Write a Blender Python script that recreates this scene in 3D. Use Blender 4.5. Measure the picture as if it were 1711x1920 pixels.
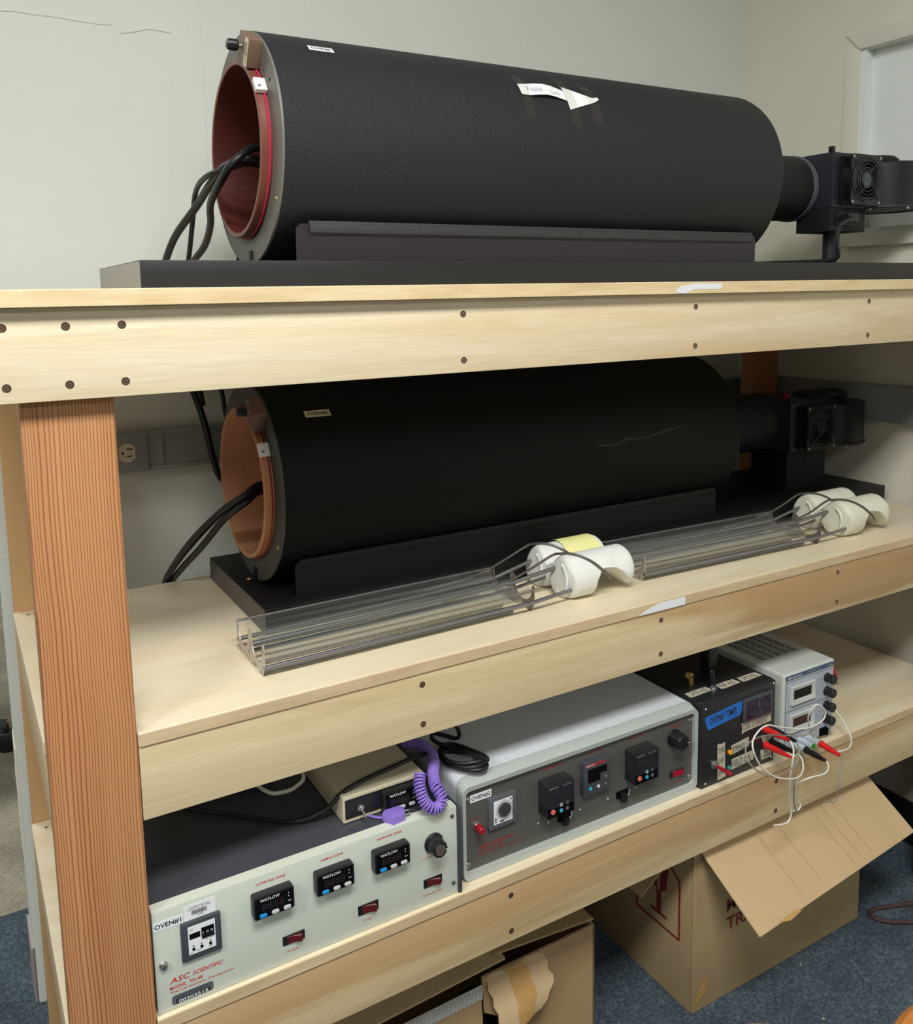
import bpy, bmesh, math, random
from mathutils import Vector, Matrix

for o in list(bpy.data.objects):
    bpy.data.objects.remove(o, do_unlink=True)
SC = bpy.context.scene
C = SC.collection
random.seed(7)
PI = math.pi
R = math.radians

# ------------------------------------------------------------------ camera, world, lights, exposure
# world: X along the bench, Y into the wall, Z up (metres); camera is 1 m in front of the bench's posts
cam_d = bpy.data.cameras.new('camera')
cam = bpy.data.objects.new('camera', cam_d)
C.objects.link(cam)
cam_d.sensor_fit = 'VERTICAL'
cam_d.sensor_height = 36.0
cam_d.lens = 1637.5 * 36.0 / 1920.0
cam_d.shift_x = 0.0
cam_d.shift_y = -194.9 / 1920.0
cam_d.clip_start = 0.02
cam_d.clip_end = 30
def cam_rows(pit, yaw, rol):
    cx, sx, cy, sy, cz, sz = math.cos(pit), math.sin(pit), math.cos(yaw), math.sin(yaw), math.cos(rol), math.sin(rol)
    B = Matrix(((1, 0, 0), (0, 0, -1), (0, 1, 0)))
    Y = Matrix(((cy, -sy, 0), (sy, cy, 0), (0, 0, 1)))
    P = Matrix(((1, 0, 0), (0, cx, -sx), (0, sx, cx)))
    L = Matrix(((cz, -sz, 0), (sz, cz, 0), (0, 0, 1)))
    return L @ P @ B @ Y
rw = cam_rows(0.1291, 0.5267, -0.0184)
m3 = Matrix((rw[0], -rw[1], -rw[2])).transposed()
cam.matrix_world = Matrix.Translation((0, -1, 0)) @ m3.to_4x4()
SC.camera = cam

world = bpy.data.worlds.new('world')
SC.world = world
world.use_nodes = True
world.node_tree.nodes['Background'].inputs[0].default_value = (0.8, 0.85, 0.9, 1)
world.node_tree.nodes['Background'].inputs[1].default_value = 0.02

def area_light(name, loc, sx, sy, power, color):
    d = bpy.data.lights.new(name, 'AREA')
    d.shape = 'RECTANGLE'; d.size = sx; d.size_y = sy; d.energy = power; d.color = color
    o = bpy.data.objects.new(name, d); C.objects.link(o); o.location = loc
    return o
# fluorescent ceiling troffers (the fixtures themselves are built with the room further down)
LAMPS = [(0.10, -1.2, 1.0), (-1.75, -1.2, 0.8), (-1.0, 2.05, 0.7), (0.10, -3.6, 0.55), (-1.75, -3.6, 0.25)]
for i, (lx, ly, k) in enumerate(LAMPS):
    area_light('fluorescent_lamp', (lx, ly, 1.325), 1.05, 0.50, 26.0 * k, (1.0, 0.99, 0.955))

vs = SC.view_settings
vs.view_transform = 'Standard'
vs.look = 'None'
vs.gamma = 1.0
vs.use_curve_mapping = False
vs.exposure = 1.05

# ------------------------------------------------------------------ helpers
def S(r, g, b):
    def c(u):
        u /= 255.0
        return u / 12.92 if u <= 0.04045 else ((u + 0.055) / 1.055) ** 2.4
    return (c(r), c(g), c(b), 1.0)

class MB:
    def __init__(s):
        s.v = []; s.f = []; s.m = []
    def add(s, vs, fs, mi=0):
        n = len(s.v)
        s.v += [tuple(p) for p in vs]
        for f in fs:
            s.f.append([n + i for i in f]); s.m.append(mi)
        return s
    def box(s, x0, x1, y0, y1, z0, z1, mi=0):
        if x0 > x1: x0, x1 = x1, x0
        if y0 > y1: y0, y1 = y1, y0
        if z0 > z1: z0, z1 = z1, z0
        vs = [(x0, y0, z0), (x1, y0, z0), (x1, y1, z0), (x0, y1, z0), (x0, y0, z1), (x1, y0, z1), (x1, y1, z1), (x0, y1, z1)]
        return s.add(vs, [(0, 3, 2, 1), (4, 5, 6, 7), (0, 1, 5, 4), (1, 2, 6, 5), (2, 3, 7, 6), (3, 0, 4, 7)], mi)
    def hexa(s, p, mi=0):   # 8 points: bottom loop then top loop
        return s.add(p, [(0, 3, 2, 1), (4, 5, 6, 7), (0, 1, 5, 4), (1, 2, 6, 5), (2, 3, 7, 6), (3, 0, 4, 7)], mi)
    def loft(s, rings, mi=0, closed=True, cap0=True, cap1=True):
        n = len(rings[0]); vs = [p for r in rings for p in r]; fs = []
        for i in range(len(rings) - 1):
            for j in range(n if closed else n - 1):
                k = (j + 1) % n
                fs.append((i * n + j, i * n + k, (i + 1) * n + k, (i + 1) * n + j))
        if closed and cap0: fs.append(tuple(range(n - 1, -1, -1)))
        if closed and cap1: fs.append(tuple((len(rings) - 1) * n + j for j in range(n)))
        return s.add(vs, fs, mi)
    def lathe(s, p0, d, prof, n=24, mi=0, cap0=True, cap1=True):   # prof: (distance along d, radius)
        p0 = Vector(p0); d = Vector(d).normalized()
        a = d.orthogonal().normalized(); b = d.cross(a)
        rings = [[p0 + d * t + (a * math.cos(2 * PI * k / n) + b * math.sin(2 * PI * k / n)) * r for k in range(n)] for t, r in prof]
        return s.loft(rings, mi, True, cap0, cap1)
    def cyl(s, p0, p1, r0, r1=None, n=16, mi=0):
        p0 = Vector(p0); p1 = Vector(p1)
        return s.lathe(p0, p1 - p0, [(0, r0), ((p1 - p0).length, r0 if r1 is None else r1)], n, mi)
    def tube(s, pts, r, n=8, sub=6, mi=0, closed=False):
        pts = smooth(pts, sub, closed)
        N = len(pts)
        tan = []
        for i in range(N):
            a = pts[(i - 1) % N] if (closed or i > 0) else pts[i]
            b = pts[(i + 1) % N] if (closed or i < N - 1) else pts[i]
            tan.append((b - a).normalized())
        nrm = tan[0].orthogonal().normalized(); rings = []
        for i in range(N):
            nrm = (nrm - tan[i] * nrm.dot(tan[i])).normalized()
            bn = tan[i].cross(nrm)
            rr = r(i / (N - 1)) if callable(r) else r
            rings.append([pts[i] + (nrm * math.cos(2 * PI * k / n) + bn * math.sin(2 * PI * k / n)) * rr for k in range(n)])
        if closed: rings.append(rings[0])
        return s.loft(rings, mi, True, not closed, not closed)
    def prism(s, poly, fn0, fn1, mi=0):
        n = len(poly)
        vs = [fn0(*p) for p in poly] + [fn1(*p) for p in poly]
        fs = [tuple(range(n - 1, -1, -1)), tuple(range(n, 2 * n))]
        fs += [(i, (i + 1) % n, n + (i + 1) % n, n + i) for i in range(n)]
        return s.add(vs, fs, mi)
    def plateY(s, poly, y0, y1, mi=0):      # polygon in XZ extruded along Y
        return s.prism(poly, lambda x, z: (x, y0, z), lambda x, z: (x, y1, z), mi)
    def plateX(s, poly, x0, x1, mi=0):      # polygon in YZ extruded along X
        return s.prism(poly, lambda y, z: (x0, y, z), lambda y, z: (x1, y, z), mi)
    def plateZ(s, poly, z0, z1, mi=0):
        return s.prism(poly, lambda x, y: (x, y, z0), lambda x, y: (x, y, z1), mi)
    def torus(s, c, d, Rr, r, N=48, n=8, mi=0, a0=0, a1=2 * PI):
        c = Vector(c); d = Vector(d).normalized()
        u = d.orthogonal().normalized(); w = d.cross(u)
        full = abs(a1 - a0 - 2 * PI) < 1e-6
        pts = [c + (u * math.cos(a0 + (a1 - a0) * i / N) + w * math.sin(a0 + (a1 - a0) * i / N)) * Rr for i in range(N if full else N + 1)]
        return s.tube(pts, r, n, 1, mi, full)

def smooth(pts, sub, closed=False):
    P = [Vector(p) for p in pts]
    if sub <= 1: return P
    out = []; n = len(P)
    rng = range(n) if closed else range(n - 1)
    for i in rng:
        p1 = P[i]; p2 = P[(i + 1) % n]
        p0 = P[i - 1] if (closed or i > 0) else p1 * 2 - p2
        p3 = P[(i + 2) % n] if (closed or i + 2 < n) else p2 * 2 - p1
        for k in range(sub):
            t = k / sub
            out.append(0.5 * ((2 * p1) + (p2 - p0) * t + (2 * p0 - 5 * p1 + 4 * p2 - p3) * t * t + (3 * p1 - p0 - 3 * p2 + p3) * t ** 3))
    if not closed: out.append(P[-1])
    return out

def rrect(x0, x1, z0, z1, r, n=4):
    pts = []
    for cx, cz, a in ((x1 - r, z1 - r, 0), (x0 + r, z1 - r, 90), (x0 + r, z0 + r, 180), (x1 - r, z0 + r, 270)):
        for k in range(n + 1):
            t = R(a + 90 * k / n); pts.append((cx + r * math.cos(t), cz + r * math.sin(t)))
    return pts

ORG = {}
def tag(o, label=None, cat=None, group=None, kind=None):
    if label: o['label'] = label
    if cat: o['category'] = cat
    if group: o['group'] = group
    if kind: o['kind'] = kind
    return o

def thing(name, label, cat, loc, group=None):
    o = bpy.data.objects.new(name, None); C.objects.link(o)
    o.location = loc; o.empty_display_size = 0.05
    ORG[o.name] = Vector(loc)
    return tag(o, label, cat, group)

def build(mb, name, mats, parent=None, bevel=0.0, seg=2, ang=35, label=None, cat=None, group=None, kind=None, base=None):
    """link the collected shapes as ONE mesh object; coordinates given in world space"""
    if not isinstance(mats, (list, tuple)): mats = [mats]
    me = bpy.data.meshes.new(name)
    if parent is not None:
        org = ORG[parent.name]
    elif base is not None:
        org = Vector(base)
    else:
        xs = [p[0] for p in mb.v]; ys = [p[1] for p in mb.v]; zs = [p[2] for p in mb.v]
        org = Vector(((min(xs) + max(xs)) / 2, (min(ys) + max(ys)) / 2, min(zs)))
    me.from_pydata([tuple(Vector(p) - org) for p in mb.v], [], mb.f)
    for i, p in enumerate(me.polygons): p.material_index = mb.m[i]
    bm = bmesh.new(); bm.from_mesh(me)
    if bevel > 0:
        es = [e for e in bm.edges if len(e.link_faces) == 2 and e.calc_face_angle(0) > R(30)]
        bmesh.ops.bevel(bm, geom=es, offset=bevel, segments=seg, profile=0.6, affect='EDGES', clamp_overlap=True)
    bmesh.ops.recalc_face_normals(bm, faces=bm.faces)
    bm.to_mesh(me); bm.free()
    for m in mats: me.materials.append(m)
    me.polygons.foreach_set('use_smooth', [True] * len(me.polygons))
    me.set_sharp_from_angle(angle=R(ang))
    me.update()
    o = bpy.data.objects.new(name, me); C.objects.link(o)
    if parent is not None:
        o.parent = parent; ORG[o.name] = org
    else:
        o.location = org; ORG[o.name] = org
    return tag(o, label, cat, group, kind)

def copy_tree(o, parent=None):
    c = o.copy(); C.objects.link(c)
    if parent is not None: c.parent = parent
    ORG[c.name] = ORG.get(o.name, Vector((0, 0, 0)))
    for ch in list(o.children):
        copy_tree(ch, c)
    return c

# ---- materials
MATS = {}
def nodes(name):
    m = bpy.data.materials.new(name); m.use_nodes = True
    nt = m.node_tree; b = nt.nodes['Principled BSDF']
    MATS[name] = m
    return m, nt, b
def nd(nt, t, **kw):
    n = nt.nodes.new(t)
    for k, v in kw.items():
        if k in ('i',):
            for kk, vv in v.items(): n.inputs[kk].default_value = vv
        else: setattr(n, k, v)
    return n
def ramp(nt, stops):
    n = nt.nodes.new('ShaderNodeValToRGB'); e = n.color_ramp.elements
    while len(e) < len(stops): e.new(0.5)
    for x, (p, c) in zip(e, stops): x.position = p; x.color = c
    return n
def mat(name, col, rough=0.5, metal=0.0, bump=0.0, bscale=200.0, var=0.0, vscale=8.0, spec=0.5, coat=0.0):
    m, nt, b = nodes(name)
    b.inputs['Base Color'].default_value = col
    b.inputs['Roughness'].default_value = rough
    b.inputs['Metallic'].default_value = metal
    b.inputs['Specular IOR Level'].default_value = spec
    if coat: b.inputs['Coat Weight'].default_value = coat; b.inputs['Coat Roughness'].default_value = 0.1
    tc = nd(nt, 'ShaderNodeTexCoord')
    if var > 0:
        n = nd(nt, 'ShaderNodeTexNoise', i={'Scale': vscale, 'Detail': 6.0, 'Roughness': 0.6})
        nt.links.new(tc.outputs['Object'], n.inputs['Vector'])
        r = ramp(nt, [(0.3, tuple(c * (1 - var) for c in col[:3]) + (1,)), (0.7, tuple(min(1, c * (1 + var)) for c in col[:3]) + (1,))])
        nt.links.new(n.outputs['Fac'], r.inputs['Fac']); nt.links.new(r.outputs['Color'], b.inputs['Base Color'])
    if bump > 0:
        n = nd(nt, 'ShaderNodeTexNoise', i={'Scale': bscale, 'Detail': 3.0})
        nt.links.new(tc.outputs['Object'], n.inputs['Vector'])
        bp = nd(nt, 'ShaderNodeBump', i={'Strength': bump, 'Distance': 0.002})
        nt.links.new(n.outputs['Fac'], bp.inputs['Height']); nt.links.new(bp.outputs['Normal'], b.inputs['Normal'])
    return m

def wood(name, light, mid, dark, streak=0.0, scl=(1.5, 22, 22), off=(0, 0, 0), rough=0.5, streak_col=None, sscl=(0.9, 9, 9), bias=None):
    """pale board wood: fine grain along X, with optional broad heartwood streaks"""
    m, nt, b = nodes(name)
    tc = nd(nt, 'ShaderNodeTexCoord')
    mp = nd(nt, 'ShaderNodeMapping'); mp.inputs['Scale'].default_value = scl; mp.inputs['Location'].default_value = off
    nt.links.new(tc.outputs['Object'], mp.inputs['Vector'])
    n1 = nd(nt, 'ShaderNodeTexNoise', i={'Scale': 1.0, 'Detail': 8.0, 'Roughness': 0.62, 'Distortion': 0.7})
    nt.links.new(mp.outputs['Vector'], n1.inputs['Vector'])
    r1 = ramp(nt, [(0.28, dark), (0.48, mid), (0.66, light)])
    nt.links.new(n1.outputs['Fac'], r1.inputs['Fac'])
    mp2 = nd(nt, 'ShaderNodeMapping'); mp2.inputs['Scale'].default_value = (14, 420, 420)
    nt.links.new(tc.outputs['Object'], mp2.inputs['Vector'])
    n2 = nd(nt, 'ShaderNodeTexNoise', i={'Scale': 1.0, 'Detail': 3.0})
    nt.links.new(mp2.outputs['Vector'], n2.inputs['Vector'])
    r2 = ramp(nt, [(0.35, (0.86, 0.84, 0.80, 1)), (0.6, (1, 1, 1, 1))])
    nt.links.new(n2.outputs['Fac'], r2.inputs['Fac'])
    mx = nd(nt, 'ShaderNodeMix', data_type='RGBA', blend_type='MULTIPLY'); mx.inputs['Factor'].default_value = 0.55
    nt.links.new(r1.outputs['Color'], mx.inputs['A']); nt.links.new(r2.outputs['Color'], mx.inputs['B'])
    out = mx.outputs['Result']
    if streak > 0:
        mp3 = nd(nt, 'ShaderNodeMapping'); mp3.inputs['Scale'].default_value = sscl; mp3.inputs['Location'].default_value = off
        nt.links.new(tc.outputs['Object'], mp3.inputs['Vector'])
        n3 = nd(nt, 'ShaderNodeTexNoise', i={'Scale': 1.0, 'Detail': 4.0, 'Distortion': 0.5})
        nt.links.new(mp3.outputs['Vector'], n3.inputs['Vector'])
        r3 = ramp(nt, [(0.50, (0, 0, 0, 1)), (0.62, (streak, streak, streak, 1))])
        src = n3.outputs['Fac']
        if bias:      # heartwood runs in along part of the board: (x0, slope, z0, slope, limit)
            sp = nd(nt, 'ShaderNodeSeparateXYZ'); nt.links.new(tc.outputs['Object'], sp.inputs[0])
            acc = None
            for ax, c0, k in (('X', bias[0], bias[1]), ('Z', bias[2], bias[3])):
                q1 = nd(nt, 'ShaderNodeMath', operation='SUBTRACT'); q1.inputs[1].default_value = c0; nt.links.new(sp.outputs[ax], q1.inputs[0])
                q2 = nd(nt, 'ShaderNodeMath', operation='MULTIPLY', use_clamp=False); q2.inputs[1].default_value = k; nt.links.new(q1.outputs[0], q2.inputs[0])
                q3 = nd(nt, 'ShaderNodeMath', operation='MINIMUM'); q3.inputs[1].default_value = bias[4]; nt.links.new(q2.outputs[0], q3.inputs[0])
                q4 = nd(nt, 'ShaderNodeMath', operation='MAXIMUM'); q4.inputs[1].default_value = -0.3; nt.links.new(q3.outputs[0], q4.inputs[0])
                q5 = nd(nt, 'ShaderNodeMath', operation='ADD'); nt.links.new(q4.outputs[0], q5.inputs[0]); nt.links.new(src, q5.inputs[1]); src = q5.outputs[0]
        nt.links.new(src, r3.inputs['Fac'])
        m2 = nd(nt, 'ShaderNodeMix', data_type='RGBA')
        m2.inputs['B'].default_value = streak_col or dark
        nt.links.new(r3.outputs['Color'], m2.inputs['Factor']); nt.links.new(out, m2.inputs['A'])
        out = m2.outputs['Result']
    nt.links.new(out, b.inputs['Base Color'])
    b.inputs['Roughness'].default_value = rough
    bp = nd(nt, 'ShaderNodeBump', i={'Strength': 0.08, 'Distance': 0.001})
    nt.links.new(n2.outputs['Fac'], bp.inputs['Height']); nt.links.new(bp.outputs['Normal'], b.inputs['Normal'])
    return m

def fir(name, off=(0, 0, 0)):
    """strong vertical-grain fir: dark latewood lines running along Z"""
    m, nt, b = nodes(name)
    tc = nd(nt, 'ShaderNodeTexCoord')
    mpw = nd(nt, 'ShaderNodeMapping'); mpw.inputs['Scale'].default_value = (5, 5, 3.2); mpw.inputs['Location'].default_value = off
    nt.links.new(tc.outputs['Object'], mpw.inputs['Vector'])
    nw = nd(nt, 'ShaderNodeTexNoise', i={'Scale': 1.0, 'Detail': 2.0})
    nt.links.new(mpw.outputs['Vector'], nw.inputs['Vector'])
    sx = nd(nt, 'ShaderNodeSeparateXYZ'); nt.links.new(tc.outputs['Object'], sx.inputs[0])
    a = nd(nt, 'ShaderNodeMath', operation='MULTIPLY_ADD'); a.inputs[1].default_value = 0.013
    nt.links.new(nw.outputs['Fac'], a.inputs[0]); nt.links.new(sx.outputs['X'], a.inputs[2])
    a2 = nd(nt, 'ShaderNodeMath', operation='MULTIPLY_ADD'); a2.inputs[1].default_value = 0.55
    nt.links.new(sx.outputs['Y'], a2.inputs[0]); nt.links.new(a.outputs[0], a2.inputs[2])
    # irregular ring spacing
    nx = nd(nt, 'ShaderNodeTexNoise', noise_dimensions='1D', i={'Scale': 28.0, 'Detail': 2.0})
    nt.links.new(a2.outputs[0], nx.inputs['W'])
    a3 = nd(nt, 'ShaderNodeMath', operation='MULTIPLY_ADD'); a3.inputs[1].default_value = 0.011
    nt.links.new(nx.outputs['Fac'], a3.inputs[0]); nt.links.new(a2.outputs[0], a3.inputs[2])
    sc = nd(nt, 'ShaderNodeMath', operation='MULTIPLY'); sc.inputs[1].default_value = 285.0
    nt.links.new(a3.outputs[0], sc.inputs[0])
    fr = nd(nt, 'ShaderNodeMath', operation='FRACT'); nt.links.new(sc.outputs[0], fr.inputs[0])
    r1 = ramp(nt, [(0.0, S(190, 136, 92)), (0.45, S(194, 138, 92)), (0.70, S(150, 96, 58)), (0.86, S(108, 62, 34)), (0.96, S(190, 136, 92))])
    nt.links.new(fr.outputs[0], r1.inputs['Fac'])
    mp2 = nd(nt, 'ShaderNodeMapping'); mp2.inputs['Scale'].default_value = (40, 40, 1.6)
    nt.links.new(tc.outputs['Object'], mp2.inputs['Vector'])
    n2 = nd(nt, 'ShaderNodeTexNoise', i={'Scale': 1.0, 'Detail': 5.0})
    nt.links.new(mp2.outputs['Vector'], n2.inputs['Vector'])
    r2 = ramp(nt, [(0.35, S(176, 112, 66)), (0.65, S(214, 158, 108))])
    nt.links.new(n2.outputs['Fac'], r2.inputs['Fac'])
    mx = nd(nt, 'ShaderNodeMix', data_type='RGBA'); mx.inputs['Factor'].default_value = 0.24
    nt.links.new(r1.outputs['Color'], mx.inputs['A']); nt.links.new(r2.outputs['Color'], mx.inputs['B'])
    nt.links.new(mx.outputs['Result'], b.inputs['Base Color'])
    b.inputs['Roughness'].default_value = 0.5
    return m

def carpet(name, c0, c1, c2):
    m, nt, b = nodes(name)
    tc = nd(nt, 'ShaderNodeTexCoord')
    n1 = nd(nt, 'ShaderNodeTexNoise', i={'Scale': 190.0, 'Detail': 6.0, 'Roughness': 0.75})
    n2 = nd(nt, 'ShaderNodeTexNoise', i={'Scale': 9.0, 'Detail': 5.0})
    v = nd(nt, 'ShaderNodeTexVoronoi', i={'Scale': 16.0})
    for n in (n1, n2, v): nt.links.new(tc.outputs['Object'], n.inputs['Vector'])
    r1 = ramp(nt, [(0.3, c0), (0.5, c1), (0.72, c2)])
    nt.links.new(n1.outputs['Fac'], r1.inputs['Fac'])
    r2 = ramp(nt, [(0.35, (0.7, 0.7, 0.7, 1)), (0.65, (1.1, 1.1, 1.1, 1))])
    nt.links.new(n2.outputs['Fac'], r2.inputs['Fac'])
    mx = nd(nt, 'ShaderNodeMix', data_type='RGBA', blend_type='MULTIPLY'); mx.inputs['Factor'].default_value = 0.8
    nt.links.new(r1.outputs['Color'], mx.inputs['A']); nt.links.new(r2.outputs['Color'], mx.inputs['B'])
    # scattered pale lint
    r3 = ramp(nt, [(0.0, (1, 1, 1, 1)), (0.035, (1, 1, 1, 1)), (0.05, (0, 0, 0, 1))])
    nt.links.new(v.outputs['Distance'], r3.inputs['Fac'])
    m2 = nd(nt, 'ShaderNodeMix', data_type='RGBA'); m2.inputs['B'].default_value = S(190, 185, 170)
    nt.links.new(r3.outputs['Color'], m2.inputs['Factor']); nt.links.new(mx.outputs['Result'], m2.inputs['A'])
    nt.links.new(m2.outputs['Result'], b.inputs['Base Color'])
    b.inputs['Roughness'].default_value = 0.95; b.inputs['Specular IOR Level'].default_value = 0.1
    bp = nd(nt, 'ShaderNodeBump', i={'Strength': 0.7, 'Distance': 0.006})
    nt.links.new(n1.outputs['Fac'], bp.inputs['Height']); nt.links.new(bp.outputs['Normal'], b.inputs['Normal'])
    return m

def thin_clear(name, tint, gloss=0.04, diff=0.0, dcol=(1, 1, 1, 1), f0=0.035):
    m = bpy.data.materials.new(name); m.use_nodes = True; nt = m.node_tree; nt.nodes.clear()
    MATS[name] = m
    out = nd(nt, 'ShaderNodeOutputMaterial')
    t = nd(nt, 'ShaderNodeBsdfTransparent'); t.inputs[0].default_value = tint
    g = nd(nt, 'ShaderNodeBsdfGlossy'); g.inputs['Roughness'].default_value = gloss
    lw = nd(nt, 'ShaderNodeLayerWeight'); lw.inputs['Blend'].default_value = 0.5
    pw = nd(nt, 'ShaderNodeMath', operation='POWER'); pw.inputs[1].default_value = 5.0
    nt.links.new(lw.outputs['Facing'], pw.inputs[0])
    f = nd(nt, 'ShaderNodeMath', operation='MULTIPLY_ADD'); f.inputs[1].default_value = 0.75; f.inputs[2].default_value = f0
    nt.links.new(pw.outputs[0], f.inputs[0])
    d = nd(nt, 'ShaderNodeBsdfDiffuse'); d.inputs[0].default_value = dcol
    m0 = nd(nt, 'ShaderNodeMixShader'); m0.inputs[0].default_value = diff
    nt.links.new(t.outputs[0], m0.inputs[1]); nt.links.new(d.outputs[0], m0.inputs[2])
    m1 = nd(nt, 'ShaderNodeMixShader')
    nt.links.new(f.outputs[0], m1.inputs[0]); nt.links.new(m0.outputs[0], m1.inputs[1]); nt.links.new(g.outputs[0], m1.inputs[2])
    nt.links.new(m1.outputs[0], out.inputs[0])
    return m

M = {}
M['wall'] = mat('wall_paint', S(219, 223, 215), 0.85, bump=0.25, bscale=260, var=0.03, vscale=3)
M['wall_r'] = mat('wall_paint_right', S(226, 223, 208), 0.8, bump=0.1, bscale=150, var=0.02, vscale=2)
M['wall_o'] = mat('wall_paint_room', S(150, 146, 136), 0.85)
M['trimw'] = mat('trim_paint', S(228, 225, 211), 0.6)
M['niche'] = mat('niche_panel', S(234, 240, 238), 0.75, bump=0.3, bscale=40, var=0.04, vscale=8)
M['ceil'] = mat('ceiling_tile', S(225, 225, 218), 0.9)
M['wall_end'] = mat('wall_end_paint', S(240, 236, 215), 0.7, bump=0.1)
M['base_v'] = mat('vinyl_base', S(165, 152, 152), 0.6)
M['base_d'] = mat('dark_base', S(28, 27, 28), 0.5)
M['carpet'] = carpet('carpet_blue', S(48, 60, 72), S(84, 99, 112), S(140, 150, 154))
M['carpet2'] = carpet('carpet_tan', S(140, 134, 118), S(176, 170, 152), S(205, 198, 178))
CR, TN, BR = S(238, 220, 182), S(228, 205, 160), S(212, 182, 132)
M['rail1'] = wood('poplar_top_rail', S(236, 224, 198), S(230, 214, 182), S(220, 198, 158), 0.35, off=(0.3, 0.2, 0.5), streak_col=S(208, 172, 120))
M['rail2'] = wood('poplar_mid_rail', S(224, 207, 172), S(214, 195, 157), S(202, 181, 140), 0.8, off=(0.05, 0.0, 3.1), streak_col=S(172, 132, 84), scl=(1.2, 24, 24), sscl=(1.1, 14, 14), bias=(0.28, 0.45, 0.745, 2.0, 0.10))
M['rail3'] = wood('poplar_low_rail', S(222, 204, 166), S(212, 191, 150), S(198, 174, 131), 0.7, off=(2.25, 0.0, 1.3), streak_col=S(178, 140, 96), scl=(1.2, 24, 24), sscl=(1.0, 13, 13), bias=(0.30, -0.16, 0.385, 2.6, 0.09))
M['ply'] = wood('birch_shelf', S(238, 227, 202), S(234, 221, 192), S(226, 209, 174), 0.0, scl=(2.2, 16, 16), rough=0.42)
M['plyedge'] = wood('shelf_lipping', S(218, 196, 160), S(208, 184, 148), S(196, 170, 134), 0.0, scl=(6, 30, 30))
M['toplip'] = wood('top_lipping', S(236, 216, 176), S(228, 204, 160), S(216, 188, 142), 0.0, scl=(6, 30, 30))
M['fir'] = fir('fir_post')
M['fir2'] = mat('post_back', S(204, 164, 114), 0.55, var=0.07, vscale=5)
M['fir3'] = fir('fir_post_back', (3, 1, 2))
M['hole'] = mat('nail_and_hole_shade', S(74, 50, 36), 0.7)
M['screw'] = mat('screw_steel', S(150, 130, 110), 0.35, 0.9)
M['steel'] = mat('steel', S(190, 190, 188), 0.3, 0.95)
M['brass'] = mat('brass_screw', S(190, 165, 95), 0.4, 0.8)
M['label'] = mat('label_paper', S(232, 236, 240), 0.6)
M['label_y'] = mat('label_cream', S(226, 220, 190), 0.6)
M['ink'] = mat('black_ink', S(36, 38, 46), 0.6)
M['ink_g'] = mat('grey_ink', S(110, 112, 118), 0.6)
M['red_ink'] = mat('red_ink', S(205, 55, 50), 0.6)
M['red_ink2'] = mat('dark_red_ink', S(160, 40, 40), 0.6)
M['red_ink3'] = mat('carton_red', S(126, 40, 36), 0.7)
M['white_ink'] = mat('white_ink', S(215, 220, 225), 0.5)
# ovens
def vinyl(name, col, rough, bs, bst, sp):
    m = mat(name, col, rough, bump=bst, bscale=bs, spec=sp); return m
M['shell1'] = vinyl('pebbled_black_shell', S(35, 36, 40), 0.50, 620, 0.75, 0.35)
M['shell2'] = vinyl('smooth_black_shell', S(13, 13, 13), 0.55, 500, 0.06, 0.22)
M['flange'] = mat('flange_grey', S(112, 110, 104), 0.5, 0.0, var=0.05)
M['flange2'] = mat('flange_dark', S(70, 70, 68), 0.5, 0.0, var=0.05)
M['tube1'] = mat('copper_tube_dark', S(120, 68, 54), 0.38, 0.0, var=0.15, vscale=14)
M['tube1in'] = mat('tube_lining_maroon', S(92, 44, 37), 0.4, 0.0, var=0.18, vscale=10)
M['tube2'] = mat('copper_tube', S(190, 134, 96), 0.42, 0.0, var=0.12, vscale=9)
M['tube2in'] = mat('tube_lining_tan', S(202, 152, 114), 0.45, 0.0, var=0.12, vscale=7)
M['redwire'] = mat('red_wire', S(205, 40, 85), 0.3)
M['redwire2'] = mat('dark_red_wire', S(140, 30, 32), 0.35)
M['block'] = mat('phenolic_block', S(120, 95, 78), 0.55, var=0.06, vscale=30)
M['block2'] = mat('phenolic_block_dark', S(120, 88, 80), 0.55, var=0.06, vscale=30)
M['white_c'] = mat('white_ceramic', S(236, 238, 236), 0.4)
M['black'] = mat('black_plastic', S(22, 22, 24), 0.4)
M['black_m'] = mat('black_matte', S(24, 24, 27), 0.6, spec=0.35)
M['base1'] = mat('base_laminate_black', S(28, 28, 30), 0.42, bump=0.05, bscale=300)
M['oven2_shade'] = mat('lower_oven_black_shaded', S(19, 19, 20), 0.5, spec=0.3)  # lower oven's base and cradle black, its deeper shade put into the colour
M['base_end'] = mat('base_end_grey', S(150, 148, 142), 0.55)
M['base2_end'] = mat('base_end_dark', S(92, 86, 80), 0.55)
M['purple_m'] = mat('anodised_plum', S(38, 31, 42), 0.45)
M['purple_m2'] = mat('anodised_indigo', S(36, 34, 46), 0.5)
M['rubber'] = mat('grey_rubber', S(48, 48, 51), 0.6)
M['silver_tape'] = mat('grey_tape', S(92, 92, 100), 0.5)
M['cable'] = mat('black_cable', S(26, 26, 29), 0.42)
M['paper'] = mat('white_paper', S(236, 238, 240), 0.7)
M['pencil'] = mat('pencil', S(190, 196, 204), 0.7)
M['tape'] = thin_clear('clear_tape', (0.97, 0.96, 0.94, 1), 0.3, 0.035, S(150, 140, 124))
M['glass'] = thin_clear('quartz_glass', (0.955, 0.965, 0.965, 1), 0.05, 0.022, S(205, 212, 214), 0.07)
M['rod'] = mat('dull_rod', S(138, 138, 142), 0.32, 0.8)
M['plate'] = mat('stainless_plate', S(196, 190, 180), 0.42, 0.6)
M['plate2'] = mat('heat_stained_plate', S(138, 130, 124), 0.42, 0.7)
M['wire'] = mat('handle_wire', S(120, 115, 110), 0.35, 0.85)
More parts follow.
